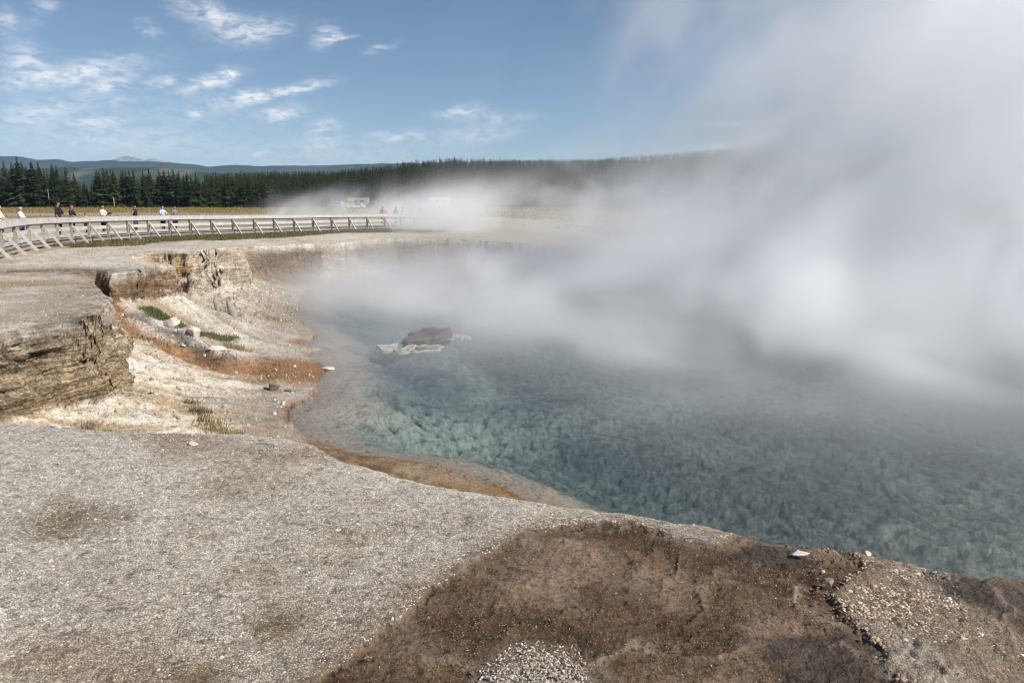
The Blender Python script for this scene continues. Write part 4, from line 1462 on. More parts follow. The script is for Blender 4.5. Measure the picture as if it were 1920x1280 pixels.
PEOPLE = [
    (-3, 31.5, 0.45, 1.70, 'rail', SKIN, C_CREAM, C_NAVY, H_GREY, 'person in a cream top at the railing, cut by the left edge of the view', dict()),
    (37, 35.5, 0.50, 1.62, 'rail', SKIN, C_WHITE, C_PURPLE, H_GREY, 'stout person in a white printed t-shirt leaning on the railing', dict(turn=-0.3)),
    (108, 41.5, 0.45, 1.93, 'arm_on_rail', SKIN2, C_BLACK, C_BLACK, H_BLACK, 'tall man in a black t-shirt leaning one arm on the railing', dict(hat=C_BLACK, legwear='short')),
    (134, 43.6, 0.45, 1.74, 'rail', SKIN2, C_BLACK, C_BLACK, H_RED, 'woman in a black top with long auburn hair beside the tall man in black', dict(longhair=True)),
    (159, 46.2, 0.40, 1.34, 'rail', SKIN2, C_ORANGE, C_RED, H_RED, 'child whose head and shoulders just show over the railing', dict(sleeves='none')),
    (192, 47.4, 0.45, 1.76, 'camera', SKIN2, C_CREAM, C_BLACK, H_BROWN, 'man in a cream shirt holding a black camera', dict(sleeves='long', prop='camera')),
    (254, 50.0, 0.5, 1.76, 'stand', SKIN2, C_BLACK, C_PALEBLUE, H_BLACK, 'man in a black sleeveless top standing alone at the railing', dict(sleeves='none', turn=0.5)),
    (303, 52.3, 0.5, 1.74, 'rail', SKIN, C_PALEBLUE, C_NAVY, H_RED, 'woman in a pale blue t-shirt leaning on the railing', dict(turn=-0.4)),
    (328, 53.8, 0.5, 1.72, 'stand', SKIN2, C_GREY, C_RED, H_BROWN, 'person in a grey top and red shorts beside the woman in pale blue', dict()),
    (717, 74.6, 0.5, 1.80, 'walk', SKIN, C_ORANGE, C_ORANGE, H_BROWN, 'person in an orange shirt walking where the railing fades into steam', dict(legwear='long')),
    (742, 76.8, 0.8, 1.80, 'stand', SKIN, C_DENIM, C_NAVY, H_BLACK, 'person in dark blue at the edge of the steam, behind the orange shirt', dict(legwear='long')),
    (756, 78.6, 0.5, 1.74, 'walk', SKIN, C_WHITE, C_DENIM, H_GREY, 'person in a white top dimly seen right of the one in dark blue', dict()),
    (770, 80.6, 1.2, 1.66, 'stand', SKIN, C_PINK, C_KHAKI, H_BROWN, 'person in pink, hardly visible in the steam on the boardwalk', dict()),
    (789, 82.5, 0.6, 1.86, 'walk', SKIN, C_PINK, C_WHITE, H_BROWN, 'tallest of the walkers in the steam, in a pinkish shirt', dict(hat=C_WHITE)),
    (798, 83.6, 1.2, 1.74, 'stand', SKIN, C_RED, C_WHITE, H_BLACK, 'person in a reddish shirt and white shorts amid the steam', dict()),
    (812, 85.4, 0.6, 1.70, 'walk', SKIN, C_PALEBLUE, C_DENIM, H_GREY, 'farthest of the walkers, pale blue and half lost in the steam', dict()),
]
for u, d, back, hgt, pose, sk, sh, lg, hr, lb, kw in PEOPLE:
    p, nrm = on_walk(u, d, back)
    person(p, face_pool(nrm, -1.2 if pose == 'walk' else 0.0), hgt, pose, sk, sh, lg, hr, lb, **kw)
print('people', round(time.time() - T0, 1))


# ------------------------------------------------------------------ vehicles on the car park
def paint(name, c):
    return simple_mat(name, c, 0.3, 0.04, 2, 0.2, 0.6)


M_GLASS = simple_mat('car_glass', (0.02, 0.025, 0.03), 0.08, 0.05, 2, 0, 0.8)
M_TYRE = simple_mat('tyre', (0.02, 0.02, 0.02), 0.8, 0.1)
M_RIM = simple_mat('wheel_rim', (0.45, 0.45, 0.46), 0.35, 0.05, 3, 0.6)
M_LAMP = simple_mat('headlight', (0.7, 0.7, 0.68), 0.15, 0.03)
M_TAIL = simple_mat('tail_light', (0.35, 0.02, 0.02), 0.3, 0.05)


def vehicle(name, loc, rz, prof, hw, roofw, wins, wheels, wr, paintm, label, cat):
    """prof: side outline (along, up) anticlockwise; hw half width low, roofw half width at the roof; wins: side window outlines"""
    root = empty(name, loc, rz, label, cat)
    zs = [p[1] for p in prof]
    zlo, zhi = min(zs), max(zs)

    def half(z):
        q = max(0.0, (z - (zlo + 0.45 * (zhi - zlo))) / (0.55 * (zhi - zlo)))
        return hw + (roofw - hw) * q
    n = len(prof)
    vs = [(-half(z), y, z) for y, z in prof] + [(half(z), y, z) for y, z in prof]
    fs = [tuple(range(n)), tuple(range(2 * n - 1, n - 1, -1))] + [(i, n + i, n + (i + 1) % n, (i + 1) % n) for i in range(n)]
    fs = [tuple(reversed(f)) for f in fs]
    MB().add(vs, fs).build('body', paintm, root, False, 0.05)
    for wn in wins:
        for s in (-1, 1):
            v = [(s * (half(z) + 0.015), y, z) for y, z in wn] + [(s * (half(z) - 0.02), y, z) for y, z in wn]
            k = len(wn)
            f = [tuple(range(k)), tuple(range(2 * k - 1, k - 1, -1))] + [(i, (i + 1) % k, k + (i + 1) % k, k + i) for i in range(k)]
            MB().add(v, f).build('window', M_GLASS, root)
    ymax = max(p[0] for p in prof)
    ymin = min(p[0] for p in prof)
    for s in (-1, 1):
        for y in wheels:
            w = MB().tube([(s * (hw - 0.22), y, wr), (s * (hw + 0.02), y, wr)], wr, 18).build('wheel', M_TYRE, root)
            MB().tube([(s * (hw - 0.05), y, wr), (s * (hw + 0.03), y, wr)], wr * 0.6, 14).build('rim', M_RIM, w)
        MB().box((s * hw * 0.72, ymax - 0.01, zlo + 0.42 * (min(1.6, zhi) - zlo)), (0.32, 0.10, 0.15)).build('headlight', M_LAMP, root)
        MB().box((s * hw * 0.78, ymin + 0.01, zlo + 0.50 * (min(1.6, zhi) - zlo)), (0.22, 0.10, 0.20)).build('tail_light', M_TAIL, root)
    # windscreen
    return root


SUV = [(-2.3, 0.32), (2.3, 0.32), (2.35, 0.75), (2.15, 0.98), (1.15, 1.10), (0.55, 1.72), (-1.95, 1.78), (-2.3, 1.15)]
SUVW = [[(0.95, 1.12), (0.45, 1.62), (-0.40, 1.65), (-0.40, 1.12)], [(-0.5, 1.12), (-0.5, 1.65), (-1.85, 1.66), (-2.1, 1.14)]]
SED = [(-2.25, 0.28), (2.25, 0.28), (2.3, 0.62), (2.1, 0.82), (1.0, 0.95), (0.25, 1.42), (-1.0, 1.44), (-1.75, 1.02), (-2.28, 0.96)]
SEDW = [[(0.78, 0.96), (0.2, 1.34), (-0.3, 1.36), (-0.3, 0.96)], [(-0.4, 0.96), (-0.4, 1.36), (-0.95, 1.36), (-1.5, 1.0)]]
CAMPER = [(-3.6, 0.45), (3.3, 0.45), (3.35, 1.0), (3.1, 1.30), (2.35, 1.45), (1.95, 2.1), (2.3, 2.25), (2.35, 2.9), (-3.6, 2.95)]
CAMPW = [[(2.15, 1.5), (1.85, 2.0), (1.1, 2.0), (1.1, 1.5)], [(0.4, 1.6), (0.4, 2.2), (-0.6, 2.2), (-0.6, 1.6)], [(-1.4, 1.6), (-1.4, 2.2), (-2.6, 2.2), (-2.6, 1.6)]]
PICK = [(-2.9, 0.45), (2.7, 0.45), (2.75, 0.95), (2.55, 1.12), (1.45, 1.2), (0.9, 1.85), (-0.55, 1.87), (-0.75, 1.22), (-2.9, 1.18)]
PICKW = [[(1.25, 1.22), (0.82, 1.75), (0.25, 1.76), (0.25, 1.22)], [(0.15, 1.22), (0.15, 1.76), (-0.45, 1.76), (-0.55, 1.22)]]


def ground_z(x, y):
    return float(land(np.array([x]), np.array([y]))[0])


def park(u, y, name, rz, prof, hw, rw, wins, wheels, wr, pm, label, cat):
    x = (u - 960) / 1450 * y * 1.0
    x = aim(u, 380, y)[0]
    vehicle(name, (x, y, ground_z(x, y)), rz, prof, hw, rw, wins, wheels, wr, pm, label, cat)


park(630, 222, 'suv', R(70), SUV, 0.92, 0.74, SUVW, (1.45, -1.4), 0.37, paint('silver_blue_paint', (0.30, 0.33, 0.40)), 'silver blue off-road car parked leftmost below the forest', 'car')
park(668, 226, 'camper_van', R(88), CAMPER, 1.1, 1.05, CAMPW, (2.2, -2.0), 0.40, paint('beige_paint', (0.48, 0.38, 0.28)), 'beige camper van parked behind the low white car', 'camper van')
park(669, 214, 'parked_car', R(91), SED, 0.88, 0.66, SEDW, (1.4, -1.35), 0.32, paint('white_paint', (0.75, 0.75, 0.74)), 'low white car parked in front of the beige camper van', 'car')
park(701, 219, 'pickup_truck', R(80), PICK, 0.95, 0.78, PICKW, (1.75, -1.75), 0.39, paint('dark_red_paint', (0.10, 0.06, 0.07)), 'dark pickup truck parked right of the white car, near the orange shirt', 'pickup truck')
park(820, 224, 'camper_van', R(86), CAMPER, 1.15, 1.1, CAMPW, (2.2, -2.0), 0.40, paint('white_camper_paint', (0.78, 0.78, 0.77)), 'white camper van looming in the steam behind the walkers', 'camper van')


# ------------------------------------------------------------------ rocks
M_ROCK = simple_mat('brown_sinter_rock', (0.24, 0.18, 0.135), 0.9, 0.45, 7, bump=0.03, bscale=14)
M_ROCKW = simple_mat('white_sinter_rock', (0.56, 0.50, 0.43), 0.9, 0.3, 7, bump=0.02, bscale=16)
M_ISLET = simple_mat('dark_wet_rock', (0.085, 0.072, 0.062), 0.6, 0.5, 5, bump=0.06, bscale=9)
M_CRUST = simple_mat('pale_sinter_crust', (0.42, 0.375, 0.31), 0.8, 0.25, 8, bump=0.015, bscale=22)
M_DRIFT = simple_mat('grey_driftwood', (0.30, 0.25, 0.21), 0.9, 0.4, 6, bump=0.03, bscale=12)


def rock_mesh(seed, size, cuts=14, sub=3, squash=1.0):
    """an angular boulder: a ball cut by random planes, then roughened"""
    rg = np.random.default_rng(seed)
    bm = bmesh.new()
    bmesh.ops.create_icosphere(bm, subdivisions=sub, radius=1.0)
    pl = [(Vector(rg.normal(size=3)).normalized(), rg.uniform(0.45, 0.85)) for _ in range(cuts)]
    for v in bm.verts:
        p = v.co.copy()
        for n, d in pl:
            e = p.dot(n) - d
            if e > 0:
                p -= n * e
        v.co = p
    co = np.array([v.co for v in bm.verts])
    nz = (vn3(co[:, 0] * 3 + seed, co[:, 1] * 3, co[:, 2] * 3, seed) - 0.5) * 0.22 + (vn3(co[:, 0] * 8 + seed, co[:, 1] * 8, co[:, 2] * 8, seed) - 0.5) * 0.10
    for v, d in zip(bm.verts, nz):
        v.co *= 1 + float(d)
        v.co = Vector((v.co.x * size[0], v.co.y * size[1], v.co.z * size[2] * squash))
    vs = [tuple(v.co) for v in bm.verts]
    fs = [tuple(v.index for v in f.verts) for f in bm.faces]
    bm.free()
    return vs, fs


def rock(name, x, y, z, size, seed, m, label, cat='rock', rz=0.0, tilt=(0, 0), group=None):
    vs, fs = rock_mesh(seed, size)
    o = MB().add(vs, fs).build(name, m)
    o.location = (x, y, z)
    o.rotation_euler = (tilt[0], tilt[1], rz)
    return tag(o, label, cat, group)


def gz(x, y):
    return ground_z(x, y)


def islet():
    root = empty('rock_islet', (-3.15, 28.4, ZW), 0, 'dark rock islet ringed with pale crust standing in the pool', 'islet')
    vs, fs = [], []
    n, rws = 60, 14
    rg = np.random.default_rng(3)
    ang = np.linspace(0, 6.283, n, endpoint=False)
    prof = np.linspace(0, 1, rws)
    rad = 1 + 0.22 * np.interp((ang * 3.0) % 6.283, np.linspace(0, 6.283, 9), np.r_[rg.normal(size=8), 0]) * 0.6
    # long axis runs away to the right
    for i, q in enumerate(prof):
        for a, r in zip(ang, rad):
            lx, ly = math.cos(a) * 0.62 * r, math.sin(a) * 1.40 * r
            x, y = lx * math.cos(-0.42) - ly * math.sin(-0.42), lx * math.sin(-0.42) + ly * math.cos(-0.42)
            s = 1.06 - 0.10 * q if q < 0.55 else 1.005 - (q - 0.55) * 2.0
            s = max(s, 0.03)
            h = (-0.2 + 0.50 * min(q / 0.6, 1.0) + 0.03 * max(0, q - 0.6)) * (0.85 + 0.35 * (ly + 1.35) / 2.7)
            vs.append((x * s, y * s, h))
    vs = np.array(vs)
    d = vn3(vs[:, 0] * 2.5, vs[:, 1] * 2.5, vs[:, 2] * 5, 9) - 0.5
    d2 = vn3(vs[:, 0] * 7, vs[:, 1] * 7, vs[:, 2] * 10, 11) - 0.5
    vs[:, :2] *= (1 + 0.22 * d + 0.12 * d2)[:, None]
    vs[:, 2] = vs[:, 2] * 0.75 + 0.10 * d + 0.08 * d2
    f = [(a * n + i, a * n + (i + 1) % n, (a + 1) * n + (i + 1) % n, (a + 1) * n + i) for a in range(rws - 1) for i in range(n)] + [tuple(range((rws - 1) * n, rws * n))]
    MB().add([tuple(v) for v in vs], f).build('rock', M_ISLET, root, True)

    def shelf(cx, cy, rx, ry, rot, seed, top):
        m = 70
        V = []
        an = np.linspace(0, 6.283, m, endpoint=False)
        rr = 1 + 0.34 * (vn2(np.cos(an) * 2.2 + seed, np.sin(an) * 2.2, seed) - 0.5) * 2 + 0.12 * (vn2(np.cos(an) * 7 + seed, np.sin(an) * 7, seed) - 0.5)
        for k, (s, z) in enumerate(((1.03, -0.09), (1.0, top - 0.014), (0.985, top), (0.95, top - 0.006), (0.88, -0.02), (0.3, -0.07))):
            for a, r in zip(an, rr):
                lx, ly = math.cos(a) * rx * r * s, math.sin(a) * ry * r * s
                V.append((cx + lx * math.cos(rot) - ly * math.sin(rot), cy + lx * math.sin(rot) + ly * math.cos(rot), z + 0.012 * math.sin(a * 9 + k)))
        F = [(a * m + i, a * m + (i + 1) % m, (a + 1) * m + (i + 1) % m, (a + 1) * m + i) for a in range(5) for i in range(m)] + [tuple(range(5 * m, 6 * m))]
        MB().add(V, F).build('sinter_crust', M_CRUST, root, True)
    shelf(-0.85, -1.65, 0.62, 0.80, 0.2, 4, 0.016)
    shelf(0.02, -1.75, 0.80, 0.62, 0.25, 8, 0.014)
    shelf(1.0, 0.7, 0.40, 0.60, 0.4, 12, 0.012)


islet()
rock('shore_rock', -6.26, 19.75, gz(-6.26, 19.75) + 0.10, (0.21, 0.19, 0.21), 5, M_ROCK, 'brown angular rock lying on the wet shore flat', rz=0.6)
rock('shore_rock', -5.86, 19.9, gz(-5.86, 19.9) + 0.02, (0.20, 0.10, 0.06), 8, M_ROCK, 'low dark flat stone just right of the brown angular shore rock', rz=0.1)
rock('pool_rock', -5.62, 23.05, ZW + 0.02, (0.22, 0.12, 0.06), 9, M_ROCKW, 'small pale stone breaking the water near the rust-coloured shore', rz=0.3)
rock('slope_boulder', -10.85, 24.35, gz(-10.85, 24.35) + 0.12, (0.27, 0.22, 0.26), 10, M_ROCKW, 'white boulder at the top of the pale ridge below the green strip', rz=0.5)
rock('slope_boulder', -10.05, 23.75, gz(-10.05, 23.75) + 0.16, (0.15, 0.36, 0.22), 15, M_ROCKW, 'tilted pale slab halfway down the ridge, next below the white boulder', rz=0.9, tilt=(0.25, 0.35))
rock('slope_boulder', -9.6, 23.1, gz(-9.6, 23.1) + 0.10, (0.22, 0.20, 0.18), 12, M_ROCKW, 'small rounded pale rock lower down the ridge above the orange runoff', rz=0.2)
rock('slope_boulder', -8.6, 22.2, gz(-8.6, 22.2) + 0.06, (0.30, 0.16, 0.13), 14, M_ROCKW, 'low white rock at the foot of the ridge beside the orange fan', rz=0.9)
# grey stump and stakes of driftwood on the rubble slope
for nm, x, y, h, lean, w, lb in (('driftwood_stump', -10.75, 29.6, 0.62, 0.42, 0.15, 'grey leaning driftwood stump, tallest on the rubble slope'),
                                 ('driftwood_stump', -11.4, 29.7, 0.42, 0.20, 0.09, 'short grey driftwood stake left of the leaning stump'),
                                 ('driftwood_stump', -12.1, 29.2, 0.20, 0.9, 0.12, 'dark low driftwood stub above the green strip')):
    z0 = gz(x, y)
    rgk = random.Random(nm + str(x))
    mb = MB()
    pts = [(0, 0, -0.1), (-lean * 0.15, 0, h * 0.35), (-lean * 0.45, 0.03, h * 0.75), (-lean * 0.62, 0.0, h * 1.08)]
    mb.tube(pts, [w * 1.3, w, w * 0.7, w * 0.22], 9)
    v = np.array(mb.v)
    v += ((np.stack([vn3(v[:, 0] * 9, v[:, 1] * 9, v[:, 2] * 4, s_) for s_ in (1, 2, 3)], 1)) - 0.5) * w * 0.9
    mb.v = [tuple(p) for p in v]
    o = mb.build(nm, M_DRIFT, None, True)
    o.location = (x, y, z0)
    tag(o, lb, 'driftwood')
# loose slabs on the rim of the near terrace
for k, (x, y, s, m, lb) in enumerate(((1.91, 4.82, (0.075, 0.035, 0.022), M_ROCKW, 'pale flat slab tilted on the dark wet hollow near the rim'),
                                      (1.92, 4.38, (0.06, 0.035, 0.02), M_ROCK, 'brown flat slab below the dark wet hollow, beside the stony bank'),
                                      (2.45, 4.98, (0.035, 0.025, 0.016), M_ROCKW, 'small white stone on the rim right of the dark wet hollow'),
                                      (-3.10, 7.24, (0.06, 0.045, 0.022), M_ROCKW, 'largest loose white stone on the grey gravel, near its far edge'),
                                      (-4.9, 8.0, (0.10, 0.05, 0.03), M_ROCKW, 'pale stone on the far gravel edge beside the grass tuft'),
                                      (3.10, 4.02, (0.05, 0.028, 0.018), M_ROCKW, 'pale chip at the rightmost dark wet streak'))):
    rock('sinter_slab', x, y, gz(x, y) + 0.012, s, 30 + k, m, lb, 'stone', rz=k * 0.7, tilt=(0.15, -0.2))


# ------------------------------------------------------------------ flakes of sinter on the ground: nobody could count them
def flake_mat():
    m, t, p, o = mat_new('sinter_flake')
    c = t.n('ShaderNodeAttribute', attribute_name='Col').outputs['Color']
    t.put(p.inputs['Base Color'], c)
    p.inputs['Roughness'].default_value = 0.85
    p.inputs['Specular IOR Level'].default_value = 0.2
    return m


M_FLAKE = flake_mat()


def flakes(name, X, Y, Z, S, C, label, cat, seed, flat=0.38, tilt=0.25):
    rg = np.random.default_rng(seed)
    n = len(X)
    k = 5
    a = rg.random((n, 1)) * 6.283 + np.arange(k)[None] * (6.283 / k) + rg.normal(size=(n, k)) * 0.18
    r = S[:, None] * (0.75 + 0.5 * rg.random((n, k)))
    el = 0.6 + 0.4 * rg.random((n, 1))
    ro = rg.random((n, 1)) * 6.283
    bx, by = np.cos(a) * r, np.sin(a) * r * el
    bx, by = bx * np.cos(ro) - by * np.sin(ro), bx * np.sin(ro) + by * np.cos(ro)
    h = S * flat * (0.6 + 0.8 * rg.random(n))
    tx, ty = rg.normal(size=(n, 1)) * tilt, rg.normal(size=(n, 1)) * tilt
    top = 0.72 + 0.15 * rg.random((n, 1))
    P = np.empty((n, 2 * k, 3), np.float32)
    P[:, :k, 0], P[:, :k, 1] = bx, by
    P[:, :k, 2] = -0.35 * h[:, None] + bx * tx + by * ty
    P[:, k:, 0], P[:, k:, 1] = bx * top, by * top
    P[:, k:, 2] = h[:, None] + bx * top * tx + by * top * ty
    P[:, :, 0] += X[:, None]
    P[:, :, 1] += Y[:, None]
    P[:, :, 2] += Z[:, None]
    q = np.arange(k)
    side = np.stack([q, (q + 1) % k, (q + 1) % k + k, q + k], 1)
    base = (np.arange(n) * 2 * k)[:, None]
    fs = np.concatenate([(base[:, :, None] + side[None]).reshape(n, -1), base + (q + k)[None]], 1)     # 4*5 + 5 corners
    cnt = np.tile(np.array([4] * k + [k]), n)
    col = np.repeat(C, 2 * k, 0)
    o = np_mesh(name, P.reshape(-1, 3), fs, cnt, M_FLAKE, False, {'Col': col})
    return tag(o, label, cat, None, 'stuff')


def scatter_front():
    rg = np.random.default_rng(9)
    N = 340000
    # even over the ground the terrace shows
    y = 2.9 + (8.6 - 2.9) * rg.random(N) ** 0.9
    x = (rg.random(N) * 2 - 1) * (0.74 * y + 0.3)
    dS, dL = dist_fields(x, y)
    brown, halo, dark, white, right = front_masks(x, y)
    bare = sm(fbm2(x * 0.7 - y * 0.35, y * 0.9 + x * 0.45, 0.75, 4, 131), -0.12, 0.38) * sm(-x, 0.2, 2.0)
    pr = 1.0 - 0.52 * bare
    for qx, qy, qr in ((-1.30, 3.93, 0.17), (-1.55, 3.45, 0.15)):
        pr = pr * (1 - 0.8 * np.exp(-((x - qx) ** 2 + (y - qy) ** 2) / qr ** 2))
    pr = pr * (1 - 0.72 * brown) * (1 - 0.8 * dark * (1 - brown * 0)) * (1 - 0.45 * right) * (1 - 0.35 * halo)
    pr = np.maximum(pr, 0.85 * white ** 1.5)
    kp = (rg.random(N) < pr) & (dL > 0.02)
    x, y, brown, halo, right, white, dark, dL = (q[kp] for q in (x, y, brown, halo, right, white, dark, dL))
    n = len(x)
    z = land(x, y) - 0.002
    # follow the same small relief as the ground sheet
    s = 0.0036 + 0.0036 * rg.random(n) ** 2 + 0.006 * (rg.random(n) > 0.992)
    s = s * (1 + 0.8 * right * (0.4 + rg.random(n))) * (1 + 0.25 * white) * np.where((brown > 0.5) & (white < 0.4), 0.75, 1) * (0.8 + 0.06 * y)
    tone = (0.52 + 0.28 * rg.random(n)) * (1 + 0.16 * fbm2(x, y, 0.55, 4, 417))
    C = tone[:, None] * np.array([[1.0, 0.925, 0.825]])
    tanmix = (rg.random(n) < 0.22 + 0.5 * right + 0.3 * halo)
    C = np.where(tanmix[:, None], tone[:, None] * np.array([[0.72, 0.54, 0.37]]), C)
    C = np.where(((brown > 0.5) & (white < 0.4))[:, None] & (rg.random(n) < 0.98)[:, None], tone[:, None] * np.array([[0.34, 0.235, 0.16]]), C)
    C = np.where((dark > 0.5)[:, None], C * 0.45, C)
    C = C * (1 - 0.30 * white[:, None])
    return flakes('sinter_gravel', x, y, z, s, C.astype(np.float32), 'loose white and grey sinter flakes strewn over the near terrace', 'gravel', 21)


scatter_front()


def scatter_slopes():
    rg = np.random.default_rng(19)
    N = 110000
    y = 10.5 + 36 * rg.random(N) ** 1.2
    x = -4.5 - (0.72 * y - 3.5) * rg.random(N)
    z, dS, dL, u, zp, zb, ch, wd = land(x, y, True)
    inn = dL < -0.05
    talus = inn & (u >= 1) & (dS > 0.15)
    mid = sm(y, 27, 31) * (1 - sm(y, 41, 45))
    clump = sm(fbm2(x, y, 0.8, 4, 401), -0.1, 0.5)
    pr = np.where(talus, 0.08 + 0.35 * clump * (0.4 + mid) + 0.5 * mid * sm(y, 32, 36), 0.0) + np.where(dL > 0.02, 0.15 + 0.30 * clump, 0)
    pr = pr * (1 - 0.8 * np.exp(-(ch / 0.5) ** 2))
    kp = rg.random(N) < pr
    x, y, z, talus, mid = x[kp], y[kp], z[kp], talus[kp], mid[kp]
    n = len(x)
    s = 0.010 + 0.016 * rg.random(n) ** 3 + np.where(talus, 0.06 * rg.random(n) ** 18 + 0.035 * mid * rg.random(n) ** 3, 0)
    tone = 0.26 + 0.28 * rg.random(n)
    C = tone[:, None] * np.array([[1.0, 0.91, 0.78]])
    C = np.where((rg.random(n) < 0.3)[:, None], tone[:, None] * np.array([[0.75, 0.55, 0.36]]), C)
    return flakes('slope_rubble', x, y, z, s, C.astype(np.float32), 'pale broken stones littering the crater slopes and cliff tops', 'rubble', 23, 0.7, 0.4)


scatter_slopes()


# ------------------------------------------------------------------ grass
def grass_mat(name, c0, c1):
    m, t, p, o = mat_new(name)
    g = t.n('ShaderNodeNewGeometry').outputs['Position']
    f = t.noise(g, 2.5, 3)
    t.put(p.inputs['Base Color'], t.mix(t.ramp(f, 0.3, 0.7), c0, c1))
    p.inputs['Roughness'].default_value = 0.8
    return m


M_GRASS = grass_mat('green_grass', (0.065, 0.075, 0.020), (0.18, 0.14, 0.06))
M_STRAW = grass_mat('dry_grass', (0.26, 0.17, 0.06), (0.20, 0.16, 0.05))
M_LUSH = grass_mat('moss_green_grass', (0.085, 0.115, 0.030), (0.16, 0.155, 0.05))


def blades(name, X, Y, H, m, label, cat, seed, w=0.012, kind='stuff', off=(0, 0, 0)):
    rg = np.random.default_rng(seed)
    n = len(X)
    Z = land(X, Y) - 0.01
    a = rg.random(n) * 6.283
    ln = H * 0.5 * rg.random(n)
    la = rg.random(n) * 6.283
    ww = w * (0.7 + 0.6 * rg.random(n))
    P = np.empty((n, 3, 3), np.float32)
    P[:, 0] = np.stack([X - np.cos(a) * ww, Y - np.sin(a) * ww, Z], 1)
    P[:, 1] = np.stack([X + np.cos(a) * ww, Y + np.sin(a) * ww, Z], 1)
    P[:, 2] = np.stack([X + np.cos(la) * ln, Y + np.sin(la) * ln, Z + H], 1)
    P -= np.array(off, np.float32)
    o = np_mesh(name, P.reshape(-1, 3), np.arange(n * 3), 3, m)
    o.location = off
    return tag(o, label, cat, None, kind)


def grass_strip():
    rg = np.random.default_rng(31)
    N = 60000
    i = rg.integers(7, len(FR) - 5, N)
    t = rg.random(N)
    A = np.array([(f[0].x, f[0].y) for f in FR])
    Nn = np.array([(f[2].x, f[2].y) for f in FR])
    q = rg.random(N) ** 1.3 * 4.6 - 0.6
    x = A[i, 0] * (1 - t) + A[i + 1, 0] * t + Nn[i, 0] * q
    y = A[i, 1] * (1 - t) + A[i + 1, 1] * t + Nn[i, 1] * q
    c = fbm2(x, y, 0.5, 4, 411)
    kp = (c + 0.45 * rg.random(N) > 0.12 + 0.10 * np.maximum(q - 1.5, 0)) & (y > 37)
    dS, dL = dist_fields(x, y)
    kp &= dL > 0.2
    x, y = x[kp], y[kp]
    blades('grass_strip', x, y, 0.10 + 0.20 * rg.random(len(x)) ** 2, M_GRASS, 'green and tan grass growing along the foot of the boardwalk', 'grass', 33, 0.020)


grass_strip()


def field_grass():
    rg = np.random.default_rng(51)
    N = 60000
    y = 105 + 128 * rg.random(N) ** 0.7
    x = (rg.random(N) * 1.12 - 0.72) * y
    c = fbm2(x * 0.25, y, 0.16, 4, 121) + 0.5 * fbm2(x * 0.5, y, 0.6, 3, 421)
    kp = (c + 0.55 * (rg.random(N) - 0.5) > 0.32 - 0.5 * sm(y, 140, 190))
    x, y = x[kp], y[kp]
    blades('dry_meadow', x, y, 0.18 + 0.40 * rg.random(len(x)) ** 2, M_STRAW, 'dry orange-brown grass over the field before the forest', 'grass', 53, 0.07)


field_grass()


def slope_grass():
    rg = np.random.default_rng(35)
    G = np.array(GREEN)
    n = 5200
    i = rg.integers(0, len(G) - 1, n)
    t = rg.random(n)
    w = rg.normal(size=n) * 0.13
    x = G[i, 0] * (1 - t) + G[i + 1, 0] * t + w * 0.6
    y = G[i, 1] * (1 - t) + G[i + 1, 1] * t + w
    blades('green_moss', x, y, 0.04 + 0.10 * rg.random(n), M_LUSH, 'bright green strip of grass running down the crater slope', 'grass', 37, 0.012)


slope_grass()


def tuft(x, y, r, n, h, m, label, seed):
    rg = np.random.default_rng(seed)
    X = x + np.clip(rg.normal(size=n), -1.5, 1.5) * r
    Y = y + np.clip(rg.normal(size=n), -1.5, 1.5) * r
    z = gz(x, y)
    o = blades('grass_tuft', X, Y, h * (0.4 + 0.7 * rg.random(n)), m, label, 'grass', seed, 0.008, None, (x, y, z))
    return o


tuft(-4.55, 8.12, 0.07, 130, 0.16, M_GRASS, 'small green grass tuft at the far edge of the gravel terrace', 41)
tuft(-6.4, 15.9, 0.20, 260, 0.22, M_STRAW, 'orange-brown dry grass tuft low on the slope behind the gravel edge', 42)
tuft(-6.9, 16.6, 0.13, 150, 0.20, M_GRASS, 'green tuft just above the orange-brown dry grass on the slope', 43)
tuft(-6.0, 15.4, 0.22, 260, 0.18, M_STRAW, 'lower orange-brown dry grass tuft near the pale beach', 44)
tuft(-7.3, 17.1, 0.10, 110, 0.18, M_GRASS, 'uppermost small green tuft of the three on the bare slope', 45)
tuft(-8.9, 24.6, 0.28, 360, 0.20, M_STRAW, 'rusty dry grass clump below the end of the green strip', 46)
tuft(-11.3, 30.6, 0.35, 300, 0.18, M_GRASS, 'olive grass clump on the rubble slope behind the driftwood', 47)
tuft(-10.0, 31.8, 0.45, 420, 0.16, M_STRAW, 'dry grass clump on the rubble below the corner of the cliff', 48)
print('small things', round(time.time() - T0, 1))


